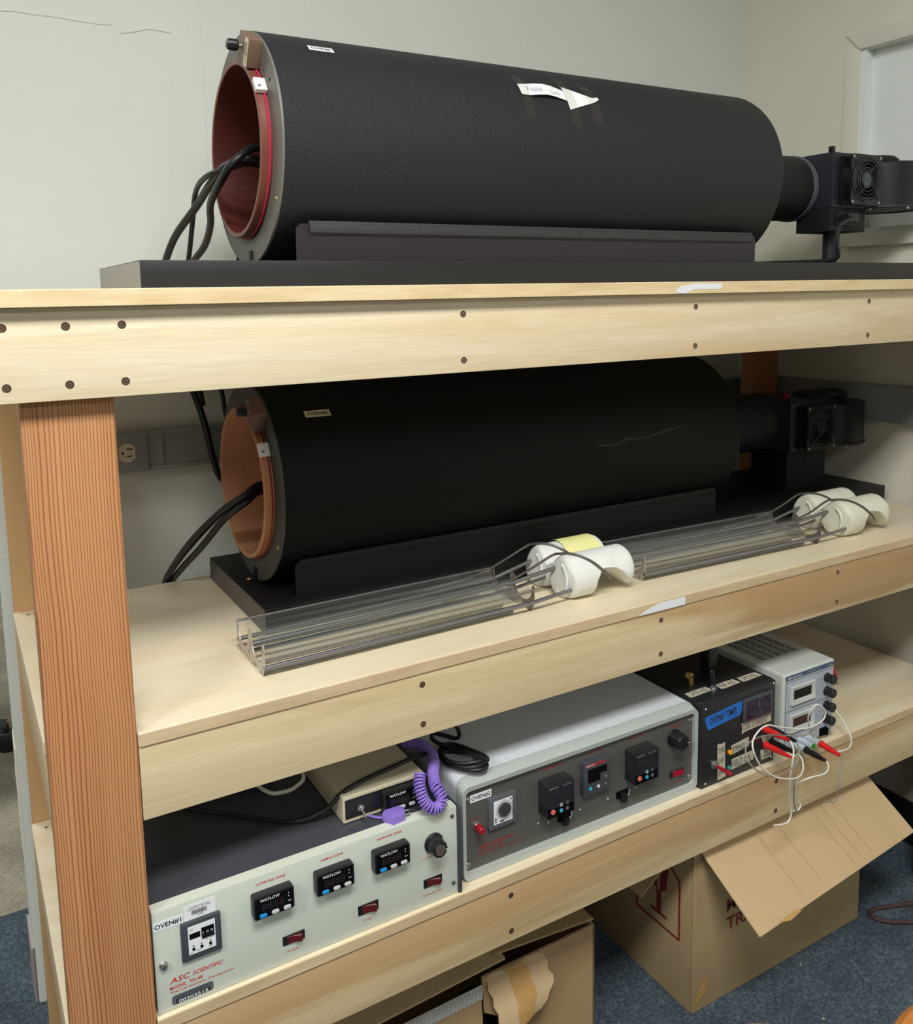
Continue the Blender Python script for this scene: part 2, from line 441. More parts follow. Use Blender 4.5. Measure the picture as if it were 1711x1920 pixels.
M['plaster'] = mat('ceramic_plug', S(226, 228, 224), 0.85, bump=0.35, bscale=70, var=0.05, vscale=40)
M['plaster2'] = mat('ceramic_plug_aged', S(218, 218, 200), 0.85, bump=0.35, bscale=70, var=0.08, vscale=30)
M['sticky'] = mat('yellow_note', S(232, 232, 160), 0.7)
# instruments
M['panel1'] = mat('panel_sage', S(202, 210, 199), 0.45)
M['lip1'] = mat('panel_lip', S(214, 220, 206), 0.4)
M['case1'] = mat('case_slate', S(66, 69, 76), 0.36, bump=0.05, bscale=400)
M['panel2'] = mat('panel_taupe', S(104, 104, 100), 0.32, 0.35)
M['bezel2'] = mat('bezel_grey', S(176, 184, 180), 0.45)
M['case2'] = mat('case_white', S(218, 224, 232), 0.45)
M['beige'] = mat('beige_case', S(208, 200, 172), 0.5)
M['wat'] = mat('controller_black', S(26, 27, 30), 0.42)
M['lens'] = mat('dark_lens', S(9, 8, 11), 0.2, spec=0.2)
M['lens_seg'] = mat('display_segments', S(44, 34, 40), 0.3)
M['lens_red'] = mat('red_lens', S(52, 8, 10), 0.15)
M['lens_vio'] = mat('violet_lens', S(36, 18, 48), 0.12)
M['clear_b'] = thin_clear('clear_plastic', (0.90, 0.90, 0.91, 1), 0.08, 0.02, S(150, 150, 155), 0.06)
M['blue_b'] = mat('blue_button', S(40, 150, 225), 0.35)
M['cyan_b'] = mat('cyan_button', S(60, 170, 205), 0.35)
M['coral_b'] = mat('coral_button', S(232, 110, 98), 0.4)
M['white_b'] = mat('white_button', S(205, 205, 208), 0.4)
M['grey_p'] = mat('grey_plastic', S(88, 92, 98), 0.45)
M['grey_p2'] = mat('charcoal_plastic', S(66, 70, 76), 0.45)
M['red_sw'] = mat('red_rocker', S(86, 18, 26), 0.3)
M['red_p'] = mat('red_plastic', S(214, 34, 36), 0.35)
M['red_d'] = mat('crimson_cap', S(158, 18, 40), 0.3)
M['blackbox'] = mat('black_project_box', S(34, 34, 37), 0.4)
M['bluetape'] = mat('blue_tape', S(30, 110, 200), 0.6)
M['mask'] = mat('masking_tape', S(190, 184, 164), 0.75)
M['psu'] = mat('psu_ivory', S(196, 202, 196), 0.45)
M['psu_f'] = mat('psu_panel', S(176, 182, 192), 0.45)
M['navy'] = mat('navy_band', S(62, 82, 110), 0.45)
M['pvcw'] = mat('white_wire', S(226, 224, 214), 0.45)
M['pvcg'] = mat('grey_wire', S(150, 142, 134), 0.5)
M['post_w'] = mat('binding_post', S(190, 204, 214), 0.35)
M['green'] = mat('green_insert', S(40, 160, 50), 0.4)
M['orange'] = mat('orange_led', S(225, 150, 30), 0.35)
M['teal'] = mat('teal_led', S(40, 140, 125), 0.35)
M['purple'] = mat('purple_cord', S(142, 116, 205), 0.45)
M['card'] = mat('cardboard', S(178, 150, 110), 0.85, bump=0.06, bscale=120, var=0.05, vscale=6)
M['card_in'] = mat('cardboard_pale', S(196, 170, 132), 0.85, bump=0.06, bscale=120, var=0.05, vscale=6)
M['card2'] = mat('cardboard_olive', S(168, 146, 108), 0.85, bump=0.06, bscale=120, var=0.05, vscale=5)
M['crease'] = mat('card_crease', S(214, 190, 154), 0.8)
M['corr'] = mat('corrugated_core', S(196, 196, 190), 0.8)
M['ctape'] = mat('packing_tape', S(190, 150, 92), 0.3)
M['raceway'] = mat('raceway_grey', S(150, 152, 156), 0.5)
M['ivory'] = mat('ivory_outlet', S(222, 214, 186), 0.4)
M['fluor'] = mat('lamp_diffuser', S(240, 240, 240), 0.4)
M['stool'] = wood('stool_wood', S(200, 140, 70), S(186, 120, 54), S(160, 96, 40), 0.0, scl=(4, 30, 30))
M['brownwire'] = mat('brown_cord', S(74, 52, 50), 0.4)
M['chair_g'] = mat('chair_grey', S(60, 62, 64), 0.5)
M['chair_f'] = mat('chair_fabric', S(44, 48, 54), 0.9)

# ---- text as flat mesh
_TX = {}
BOLD = {'ASC', 'SCIENTIFIC', 'WATLOW', 'OVEN#1', 'OVEN#2', '00303515', 'OVEN#1 TIMER', 'OUTER END ZONE', 'SAMPLE ZONE', 'INNER END ZONE', 'MODEL  TD-48', 'MADE IN', 'TRADE', 'BK PRECISION'}
def text_geo(s):
    if s in _TX: return _TX[s]
    cu = bpy.data.curves.new('t', 'FONT'); cu.body = s; cu.resolution_u = 2; cu.size = 1.0
    if s in BOLD: cu.offset = 0.018
    ob = bpy.data.objects.new('t', cu); C.objects.link(ob)
    dg = bpy.context.evaluated_depsgraph_get(); dg.update()
    me = bpy.data.meshes.new_from_object(ob.evaluated_get(dg))
    vs = [(v.co.x, v.co.y) for v in me.vertices]; fs = [tuple(p.vertices) for p in me.polygons]
    bpy.data.objects.remove(ob, do_unlink=True); bpy.data.meshes.remove(me)
    x0 = min(v[0] for v in vs); x1 = max(v[0] for v in vs); y0 = min(v[1] for v in vs); y1 = max(v[1] for v in vs)
    vs = [((x - x0) / (x1 - x0), (y - y0) / (y1 - y0)) for x, y in vs]
    _TX[s] = (vs, fs); return _TX[s]
def add_text(mb, s, x0, x1, z0, z1, fn, shear=0.0, mi=0):
    """text filling the rectangle x0..x1, z0..z1 of a panel; fn maps panel coordinates to the world"""
    vs, fs = text_geo(s)
    return mb.add([fn(x0 + u * (x1 - x0) + shear * v * (z1 - z0), z0 + v * (z1 - z0)) for u, v in vs], fs, mi)
def onY(y): return lambda x, z: (x, y, z)
def print_text(s, x0, x1, z0, z1, y, m, parent, shear=0.0, name='lettering'):
    mb = MB()
    add_text(mb, s, x0, x1, z0, z1, onY(y), shear)
    return build(mb, name, m, parent)

# ------------------------------------------------------------------ room
FL = -1.30; CE = 1.34; XW = 1.87; YW = 0.68
mb = MB(); mb.box(-3.0, XW + 0.2, -5.3, 0.98, FL - 0.05, FL)
build(mb, 'floor', M['carpet'], kind='structure', label='blue-grey carpet floor under and in front of the bench')
mb = MB(); mb.box(-3.0, XW + 0.2, 0.98, 3.6, FL - 0.05, FL)
build(mb, 'floor', M['carpet2'], kind='structure', label='tan carpet floor beyond the end of the wall')
mb = MB(); mb.box(-3.0, XW + 0.2, -5.3, 3.6, CE, CE + 0.05)
build(mb, 'ceiling', M['ceil'], kind='structure')
# partition wall with a rounded end
mb = MB()
wx = 0.050
prof = [(wx + 0.010, YW), (XW + 0.15, YW), (XW + 0.15, YW + 0.11), (wx + 0.010, YW + 0.11)]
prof += [(wx + 0.003, YW + 0.107), (wx, YW + 0.10), (wx, YW + 0.010), (wx + 0.003, YW + 0.003)]
mb.plateZ(prof, FL, CE)
wall_back = build(mb, 'wall_back', M['wall'], kind='structure')
mb = MB(); mb.box(0.448, 0.4495, YW - 0.0006, YW + 0.002, 0.05, CE - 0.02)
build(mb, 'wall_seam', M['wall'], wall_back)
mb = MB(); mb.tube([(0.06, YW - 0.0002, 0.477), (0.121, YW - 0.0002, 0.478), (0.142, YW - 0.0002, 0.480), (0.173, YW - 0.0002, 0.4787), (0.205, YW - 0.0002, 0.4793), (0.26, YW - 0.0002, 0.4769), (0.296, YW - 0.0002, 0.4782)], 0.0012, 6)
mb.tube([(0.307, YW - 0.0002, 0.4662), (0.330, YW - 0.0002, 0.4715), (0.350, YW - 0.0002, 0.4778), (0.364, YW - 0.0002, 0.4796), (0.396, YW - 0.0002, 0.4782)], 0.0015, 6)
build(mb, 'wall_crease', M['wall'], wall_back)
# end of the wall: peeling paint strip and vinyl base
mb = MB()
edge = [(0.0, -0.80), (-0.004, -0.835), (0.002, -0.86), (-0.012, -0.90), (-0.002, -0.93), (0.0, -0.97), (-0.006, -1.00), (0.0, -1.03)]
mb.plateX([(YW + 0.10 - e * 3, z) for e, z in edge] + [(YW + 0.02, -1.03), (YW + 0.01, -0.80)], wx - 0.0012, wx - 0.0002)
build(mb, 'peeling_paint', M['wall_end'], wall_back)
mb = MB(); mb.box(wx - 0.004, wx, YW + 0.004, YW + 0.112, FL, FL + 0.11)
build(mb, 'baseboard_left', M['base_v'], kind='structure')
# right wall with a recessed window niche
mb = MB()
NY1, NZ0, NZ1 = 0.337, 0.135, 0.542
NY0 = -0.75
mb.box(XW, XW + 0.15, NY1, YW, FL, CE); mb.box(XW, XW + 0.15, -5.3, NY0, FL, CE)
mb.box(XW, XW + 0.15, NY0, NY1, FL, NZ0); mb.box(XW, XW + 0.15, NY0, NY1, NZ1, CE)
build(mb, 'wall_right', M['wall_r'], kind='structure')
w1 = thing('window_1', None, None, (XW, NY0, NZ0)); w1['kind'] = 'structure'
mb = MB(); mb.box(XW + 0.032, XW + 0.05, NY0, NY1, NZ0, NZ1); build(mb, 'window_panel', M['niche'], w1)
mb = MB(); mb.box(XW + 0.004, XW + 0.034, NY1 - 0.012, NY1, NZ0, NZ1); build(mb, 'jamb', M['niche'], w1)
mb = MB(); mb.box(XW - 0.004, XW, NY1, NY1 + 0.038, NZ0 - 0.04, NZ1); build(mb, 'frame_side', M['trimw'], w1, 0.001)
mb = MB()
mb.prism([(NY1, NZ1), (NY1 + 0.038, NZ1 + 0.040), (NY0, NZ1 + 0.040), (NY0, NZ1)], lambda y, z: (XW - 0.0045, y, z), lambda y, z: (XW, y, z))
build(mb, 'frame_head', M['trimw'], w1, 0.001)
mb = MB(); mb.box(XW - 0.02, XW + 0.034, NY0, NY1 + 0.02, NZ0 - 0.04, NZ0); build(mb, 'sill', M['trimw'], w1, 0.002)
mb = MB(); mb.box(XW - 0.012, XW, -5.3, YW, FL, FL + 0.10)
build(mb, 'baseboard_right', M['base_d'], kind='structure')
mb = MB(); mb.box(-3.0, XW + 0.15, -5.35, -5.3, FL, CE); build(mb, 'wall_front', M['wall_o'], kind='structure')
mb = MB(); mb.box(-3.05, -3.0, -5.3, 3.6, FL, CE); build(mb, 'wall_left', M['wall_o'], kind='structure')
mb = MB(); mb.box(-3.0, XW + 0.2, 3.6, 3.65, FL, CE); build(mb, 'wall_far', M['wall'], kind='structure')
mb = MB(); mb.box(XW + 0.15, XW + 0.2, YW + 0.11, 3.6, FL, CE); build(mb, 'wall_far_right', M['wall'], kind='structure')

# ceiling light fixtures (out of the picture) that carry the lamps
FIXL = ['recessed fluorescent ceiling light above the camera, out of the picture', 'recessed fluorescent ceiling light at the left of the room, out of the picture', 'recessed fluorescent ceiling light beyond the wall end, out of the picture', 'recessed fluorescent ceiling light far behind the camera, right one, out of the picture', 'recessed fluorescent ceiling light far behind the camera, left one, out of the picture']
for i, (lx, ly, k) in enumerate(LAMPS):
    t = thing('ceiling_light', FIXL[i], 'ceiling light', (lx, ly, CE), 'ceiling lights')
    mb = MB()
    for a in ((-0.30, -0.27), (0.27, 0.30)): mb.box(lx - 0.60, lx + 0.60, ly + a[0], ly + a[1], CE - 0.02, CE)
    mb.box(lx - 0.60, lx - 0.56, ly - 0.27, ly + 0.27, CE - 0.02, CE); mb.box(lx + 0.56, lx + 0.60, ly - 0.27, ly + 0.27, CE - 0.02, CE)
    build(mb, 'frame', M['trimw'], t)
    mb = MB(); mb.box(lx - 0.56, lx + 0.56, ly - 0.27, ly + 0.27, CE - 0.006, CE - 0.002)
    build(mb, 'diffuser', M['fluor'], t)

# wall raceways and the power outlet
t = thing('cable_raceway', 'grey metal cable raceway with a power outlet on the back wall', 'raceway', (0.95, YW, -0.315))
mb = MB(); mb.box(0.20, XW - 0.001, YW - 0.022, YW - 0.0005, -0.312, -0.236); build(mb, 'channel', M['raceway'], t, 0.003)
mb = MB()
mb.box(0.20, XW - 0.025, YW - 0.025, YW - 0.0215, -0.2445, -0.238); mb.box(0.20, XW - 0.025, YW - 0.025, YW - 0.0215, -0.310, -0.3035)
build(mb, 'channel_edge', M['raceway'], t, 0.0008)
mb = MB(); mb.box(0.212, 0.304, YW - 0.030, YW - 0.0218, -0.3095, -0.2375); pl = build(mb, 'outlet_plate', M['raceway'], t, 0.002, label='grey steel cover plate')
mb = MB()
cz = -0.2735; cx = 0.2675
pts = [(cx + 0.0165 * math.cos(a), cz + 0.0175 * math.sin(a)) for a in [2 * PI * k / 32 for k in range(32)]]
pts = [(max(cx - 0.014, min(cx + 0.014, x)), z) for x, z in pts]
mb.plateY(pts, YW - 0.0325, YW - 0.0302)
rc = build(mb, 'receptacle', M['ivory'], pl, label='ivory power receptacle')
mb = MB()
mb.box(cx - 0.001, cx + 0.009, YW - 0.0328, YW - 0.0326, cz + 0.0055, cz + 0.0080); mb.box(cx - 0.001, cx + 0.008, YW - 0.0328, YW - 0.0326, cz - 0.0075, cz - 0.0053)
mb.cyl((cx - 0.008, YW - 0.0328, cz), (cx - 0.008, YW - 0.0326, cz), 0.0026)
build(mb, 'slot', M['black'], pl)
mb = MB(); mb.box(0.304, 0.3052, YW - 0.0262, YW - 0.0218, -0.311, -0.237); mb.box(0.332, 0.3326, YW - 0.0258, YW - 0.0218, -0.311, -0.237); build(mb, 'joint', M['raceway'], t)
t = thing('cable_raceway', 'dark grey cable raceway on the right wall below the window niche', 'raceway', (XW, 0.1, -0.315))
mb = MB(); mb.box(XW - 0.022, XW - 0.0005, -1.2, YW - 0.03, -0.310, -0.224); build(mb, 'channel', M['raceway'], t, 0.003)

# ------------------------------------------------------------------ workbench
BX0, BX1 = 0.058, 1.840
ZM, ZL, ZT = -0.4905, -0.853, 0.013
BD = 0.535
b = thing('workbench', 'pale poplar three-tier workbench with fir posts carrying the ovens', 'workbench', (0.95, 0.26, FL))
pal = []
for i, (x0, y0, m_) in enumerate(((0.060, 0.0, 'fir'), (1.7475, 0.0, 'fir3'), (0.060, 0.518, 'fir2'), (1.7475, 0.518, 'fir3'))):
    mb = MB(); mb.box(x0, x0 + 0.0925, y0, y0 + 0.038, FL, -0.0055)
    build(mb, 'post', M[m_], b, 0.0035, 3, label='orange-brown fir post with strong vertical grain' if i == 0 else None)
mb = MB(); mb.box(0.02, 1.862, -0.032, 0.588, -0.0052, ZT); top = build(mb, 'top_board', M['ply'], b, 0.0012)
mb = MB(); mb.box(0.0205, 1.8615, -0.0332, -0.0319, -0.0050, ZT - 0.0004); build(mb, 'edge_lipping', M['toplip'], top, 0.0005, 1)
def shelf(z0, z1, nm):
    mb = MB()
    poly = [(0.1530, 0.0), (1.7470, 0.0), (1.7470, 0.0385), (BX1, 0.0385), (BX1, 0.5175), (1.7470, 0.5175), (1.7470, BD), (0.1530, BD), (0.1530, 0.5175), (BX0, 0.5175), (BX0, 0.0385), (0.1530, 0.0385)]
    mb.plateZ(poly, z0, z1)
    s_ = build(mb, nm, M['ply'], b, 0.0008, 1)
    mb = MB(); mb.box(0.1532, 1.7468, -0.0022, 0.0002, z0 + 0.0002, z1 - 0.0002)
    build(mb, 'edge_lipping', M['plyedge'], s_, 0.0006, 1)
    return s_
sh_m = shelf(ZM - 0.0163, ZM, 'shelf_board'); sh_l = shelf(ZL - 0.0163, ZL, 'shelf_board')
for n, z in ((sh_m, ZM), (sh_l, ZL)):
    mb = MB(); mb.cyl((0.078, 0.495, z + 0.0001), (0.078, 0.495, z + 0.0005), 0.0022, n=10); build(mb, 'nail_head', M['hole'], n)
mb = MB(); mb.box(0.03, 1.855, -0.019, -0.0003, -0.1012, -0.0055); r1 = build(mb, 'front_rail', M['rail1'], b, 0.0012)
mb = MB(); mb.box(0.1532, 1.7468, 0.0, 0.019, -0.5973, ZM - 0.0167); r2 = build(mb, 'front_rail', M['rail2'], b, 0.0010)
mb = MB(); mb.box(0.1532, 1.7468, 0.0, 0.019, -0.9632, ZL - 0.0167); r3 = build(mb, 'front_rail', M['rail3'], b, 0.0010)
for z in (-0.0055, ZM - 0.0167, ZL - 0.0167):      # side rails between the posts, and the back rails
    for x0 in (BX0 + 0.002, BX1 - 0.021):
        mb = MB(); mb.box(x0, x0 + 0.019, 0.0385, 0.5175, z - 0.090, z); build(mb, 'side_rail', M['plyedge'], b, 0.001)
    mb = MB(); mb.box(0.1532, 1.7468, BD - 0.019, BD, z - 0.090, z); build(mb, 'back_rail', M['plyedge'], b, 0.001)
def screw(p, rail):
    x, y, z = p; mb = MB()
    mb.lathe((x, y + 0.0004, z), (0, -1, 0), [(0, 0.0044), (0.0006, 0.0044)], 20, 0)  # no real recess: flat dark disc paints the shade inside the screw hole
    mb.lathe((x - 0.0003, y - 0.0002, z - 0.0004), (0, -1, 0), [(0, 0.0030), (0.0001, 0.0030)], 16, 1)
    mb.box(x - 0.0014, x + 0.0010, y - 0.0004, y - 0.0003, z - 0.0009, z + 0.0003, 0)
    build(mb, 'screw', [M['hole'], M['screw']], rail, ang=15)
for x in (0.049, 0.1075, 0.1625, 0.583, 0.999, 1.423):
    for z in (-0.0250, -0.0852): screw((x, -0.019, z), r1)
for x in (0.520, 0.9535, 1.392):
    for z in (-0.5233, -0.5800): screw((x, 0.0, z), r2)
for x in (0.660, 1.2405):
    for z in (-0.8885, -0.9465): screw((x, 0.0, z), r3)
# torn paper labels on the shelf edges
mb = MB()
mb.plateY([(0.945, -0.0035), (0.962, -0.0045), (0.980, 0.0012), (1.038, 0.0015), (1.040, 0.0095), (0.985, 0.0102), (0.952, 0.0062), (0.943, 0.0)], -0.0336, -0.0333)
build(mb, 'torn_label', M['label'], top)
mb = MB()
zz = ZM - 0.0163
mb.plateY([(0.905, zz + 0.0012), (0.921, zz + 0.0008), (1.003, zz + 0.0006), (1.003, zz + 0.0140), (0.945, zz + 0.0140), (0.918, zz + 0.0070), (0.912, zz + 0.0040)], -0.0027, -0.0024)
build(mb, 'torn_label', M['label'], sh_m)

# ------------------------------------------------------------------ tube ovens
def oven(nm, label, x0, x1, yc, zc, r, bz, bx0, bx1, by0, by1, sh, fl, tb, tbi, rw_, blk, bend, plx, plY, plH, strip, num, lab, two):
    t = thing(nm, label, 'tube oven', ((x0 + x1) / 2, yc, bz))
    zb = bz + 0.035 if not two else bz + 0.0385
    mb = MB(); mb.box(bx0, bx1, by0, by1, bz + 0.0003, zb)
    for i, f in enumerate(mb.f):
        if i == 5: mb.m[i] = 1
    base = build(mb, 'base_plate', [M['base1' if not two else 'oven2_shade'], M[bend]], t, 0.0012)
    ang = lambda a: (math.cos(a), math.sin(a))
    N = 96
    # shell
    mb = MB()
    prof = [(0.004, r), (0.0, r - 0.003)]
    ring = lambda x, rr: [(x, yc + rr * math.cos(2 * PI * k / N), zc + rr * math.sin(2 * PI * k / N)) for k in range(N)]
    mb.loft([ring(x0 + 0.003, r - 0.006), ring(x0 + 0.003, r), ring(x0 + 0.30, r), ring(x0 + 0.6, r), ring(x1 - 0.006, r), ring(x1 - 0.0015, r - 0.0015), ring(x1, r - 0.006)], 0, cap0=False)
    shell = build(mb, 'shell', M[sh], t, ang=40)
    ri = 0.1212; wt = 0.0065
    mb = MB()
    mb.loft([ring(x0, ri + 0.001), ring(x0, r - 0.0008), ring(x0 + 0.0035, r - 0.0002), ring(x0 + 0.0035, ri + 0.001), ring(x0, ri + 0.001)], 0, cap0=False, cap1=False)
    flg = build(mb, 'end_flange', M[fl], t, ang=40)
    xt = x0 - 0.0150
    mb = MB()
    mb.loft([ring(x0 + 0.004, ri), ring(xt + 0.0015, ri), ring(xt, ri - 0.0015), ring(xt, ri - wt), ring(xt + 0.001, ri - wt - 0.0008)], 0, cap0=False, cap1=False)
    mb.loft([ring(xt + 0.001, ri - wt - 0.0008), ring(xt + 0.22, ri - wt - 0.0008)], 1, cap0=False, cap1=True)
    tube = build(mb, 'inner_tube', [M[tb], M[tbi]], t, ang=40)
    mb = MB(); mb.torus((x0 - 0.004, yc, zc), (1, 0, 0), ri + 0.0014, 0.0014, 96, 6)
    build(mb, 'red_wire', M[rw_], tube)
    # terminal block (radial), thumb screw, white clamp
    th = R(120 if not two else 122)
    er = Vector((0, math.cos(th), math.sin(th))); et = Vector((0, -math.sin(th), math.cos(th)))
    cc = Vector((0, yc, zc))
    def rb(xa, xb, ra, rb_, ta, tb_, mb, mi=0):
        P = []
        for rr in (ra, rb_):
            for (x, q) in ((xa, ta), (xb, ta), (xb, tb_), (xa, tb_)):
                P.append(cc + Vector((x, 0, 0)) + er * rr + et * q)
        mb.hexa([tuple(p) for p in P], mi)
    mb = MB(); rb(x0 - 0.018, x0 + 0.0, ri + 0.001, r - 0.001, -0.021, 0.023, mb)
    bl = build(mb, 'terminal_block', M[blk], t, 0.0010)
    p = cc + Vector((x0 - 0.018, 0, 0)) + er * (0.142 if not two else 0.146) + et * (-0.001 if two else -0.006)
    mb = MB()
    mb.lathe(p, (-1, 0, 0), [(0, 0.0032), (0.012, 0.0030)], 14, 0)
    mb.lathe(p + Vector((-0.005, 0, 0)), (-1, 0, 0), [(0, 0.0055), (0.002, 0.0075), (0.012, 0.0075), (0.0145, 0.0064), (0.0155, 0.004)], 20, 1)
    build(mb, 'thumb_screw', [M['steel'], M['black']], bl)
    if lab:
        mb = MB()
        rb(x0 - 0.0184, x0 - 0.0181, ri + 0.001, r - 0.002, 0.0075, 0.0215, mb)
        lb = build(mb, 'tape_label', M['label_y'], bl)
        mb = MB()
        def fnl(u, v):
            q = cc + Vector((x0 - 0.0186, 0, 0)) + er * (ri + 0.004 + u * (r - ri - 0.010)) + et * (0.0190 - v * 0.009)
            return tuple(q)
        add_text(mb, 'CHECK', 0, 1, 0, 1, fnl)
        build(mb, 'lettering', M['ink'], bl)
    th2 = R(147); er2 = Vector((0, math.cos(th2), math.sin(th2))); et2 = Vector((0, -math.sin(th2), math.cos(th2)))
    er, et = er2, et2
    mb = MB(); rb(x0 - 0.0165, x0 - 0.0005, ri + 0.0005, ri + 0.0075, -0.0105, 0.0105, mb)
    cl = build(mb, 'clamp', M['white_c'], t, 0.0012)
    pc = cc + Vector((x0 - 0.011, 0, 0)) + er * (ri + 0.0074) + et * 0.004
    mb = MB(); mb.lathe(pc, er, [(0, 0.0019), (0.0004, 0.0019)], 12); build(mb, 'hole', M['grey_p'], cl)
    # flange screws
    for (a, rr, mm) in ((212, 0.148, 'brass'), (148, 0.1395, 'black'), (330, 0.148, 'brass'), (30, 0.148, 'brass')):
        q = (x0 + 0.0002, yc + rr * math.cos(R(a)), zc + rr * math.sin(R(a)))
        mb = MB(); mb.lathe(q, (-1, 0, 0), [(0, 0.0034), (0.0008, 0.0032), (0.0016, 0.0016)], 12); build(mb, 'screw', M[mm], flg)
    # bottom bracket
    mb = MB(); mb.box(x0 - 0.004, x0 - 0.001, yc - 0.014, yc - 0.004, zb, zb + 0.020); mb.box(x0 - 0.018, x0 - 0.001, yc - 0.014, yc - 0.004, zb, zb + 0.002)
    br = build(mb, 'foot_bracket', M['black'], t, 0.0006)
    mb = MB(); mb.lathe((x0 - 0.012, yc - 0.009, zb + 0.002), (0, 0, 1), [(0, 0.0048), (0.0015, 0.0040), (0.0020, 0.0015)], 12); build(mb, 'screw', M['brass'], br)
    # cradle side plates
    for s_, yy in ((1, plY), (-1, 2 * yc - plY)):
        mb = MB()
        mb.plateY([(plx[0], zb), (plx[1], zb), (plx[1], zb + plH - 0.006), (plx[1] - 0.006, zb + plH), (plx[0] + 0.006, zb + plH), (plx[0], zb + plH - 0.006)], yy - 0.0015 * s_, yy + 0.0015 * s_)
        pp = build(mb, 'cradle_plate', M['purple_m' if not two else 'oven2_shade'], t, 0.0005, 1)
        ysh = yc - s_ * math.sqrt(max(1e-6, r * r - (zb + plH - zc) ** 2))
        mb = MB()
        if strip:
            mb.box(plx[0] + 0.018, plx[1] - 0.012, yy - 0.004 * s_, yy + 0.0035 * s_, zb + plH - 0.014, zb + plH + 0.004)
            mb.box(plx[0] + 0.018, plx[1] - 0.012, yy - 0.006 * s_, yy - 0.003 * s_, zb + plH - 0.012, zb + plH - 0.001)
        else:
            mb.box(plx[0] + 0.008, plx[1] - 0.004, yy - 0.0022 * s_, yy + 0.004 * s_, zb + plH - 0.012, zb + plH + 0.002)
        build(mb, 'rubber_strip', M['rubber'] if strip else M['oven2_shade'], pp, 0.0012)
    # number label on the shell
    mb = MB()
    X0, X1, A0, A1 = num[1]
    fn = lambda e: (lambda x, a: (x, yc + (r + e) * math.cos(R(a)), zc + (r + e) * math.sin(R(a))))
    n = 6; vs = []
    for k in range(n + 1):
        a = A0 + (A1 - A0) * k / n
        vs += [fn(0.0004)(X0, a), fn(0.0004)(X1, a)]
    mb.add(vs, [(2 * k, 2 * k + 1, 2 * k + 3, 2 * k + 2) for k in range(n)])
    lb = build(mb, 'number_label', M['label'] if not two else M['label_y'], shell)
    mb = MB(); add_text(mb, num[0], X0 + 0.004, X1 - 0.003, A1 - 0.9, A0 + 0.9, fn(0.0006)); build(mb, 'lettering', M['ink'], shell)
    return t, zb, shell

OV1 = dict(x0=0.3895, x1=1.330, yc=0.255, zc=0.2076, r=0.1596)
OV2 = dict(x0=0.4054, x1=1.357, yc=0.363, zc=-0.2930, r=0.1600)
ov1, zb1, shell1 = oven('tube_oven', 'black pebbled tube oven with maroon bore on top of the bench, labelled OVEN#1', bz=ZT, bx0=0.207, bx1=1.80, by0=0.10, by1=0.41,
    sh='shell1', fl='flange', tb='tube1', tbi='tube1in', rw_='redwire', blk='block', bend='base_end', plx=(0.410, 1.283), plY=0.118, plH=0.049, strip=True,
    num=('OVEN#1', (0.452, 0.488, 126.0, 130.6)), lab=True, two=False, **OV1)
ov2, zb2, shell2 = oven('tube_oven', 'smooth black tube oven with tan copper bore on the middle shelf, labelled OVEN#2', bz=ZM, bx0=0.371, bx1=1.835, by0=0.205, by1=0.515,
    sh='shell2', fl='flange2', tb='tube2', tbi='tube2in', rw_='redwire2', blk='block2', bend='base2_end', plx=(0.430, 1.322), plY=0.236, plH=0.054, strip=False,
    num=('OVEN#2', (0.4615, 0.503, 131.0, 135.6)), lab=False, two=True, **OV2)

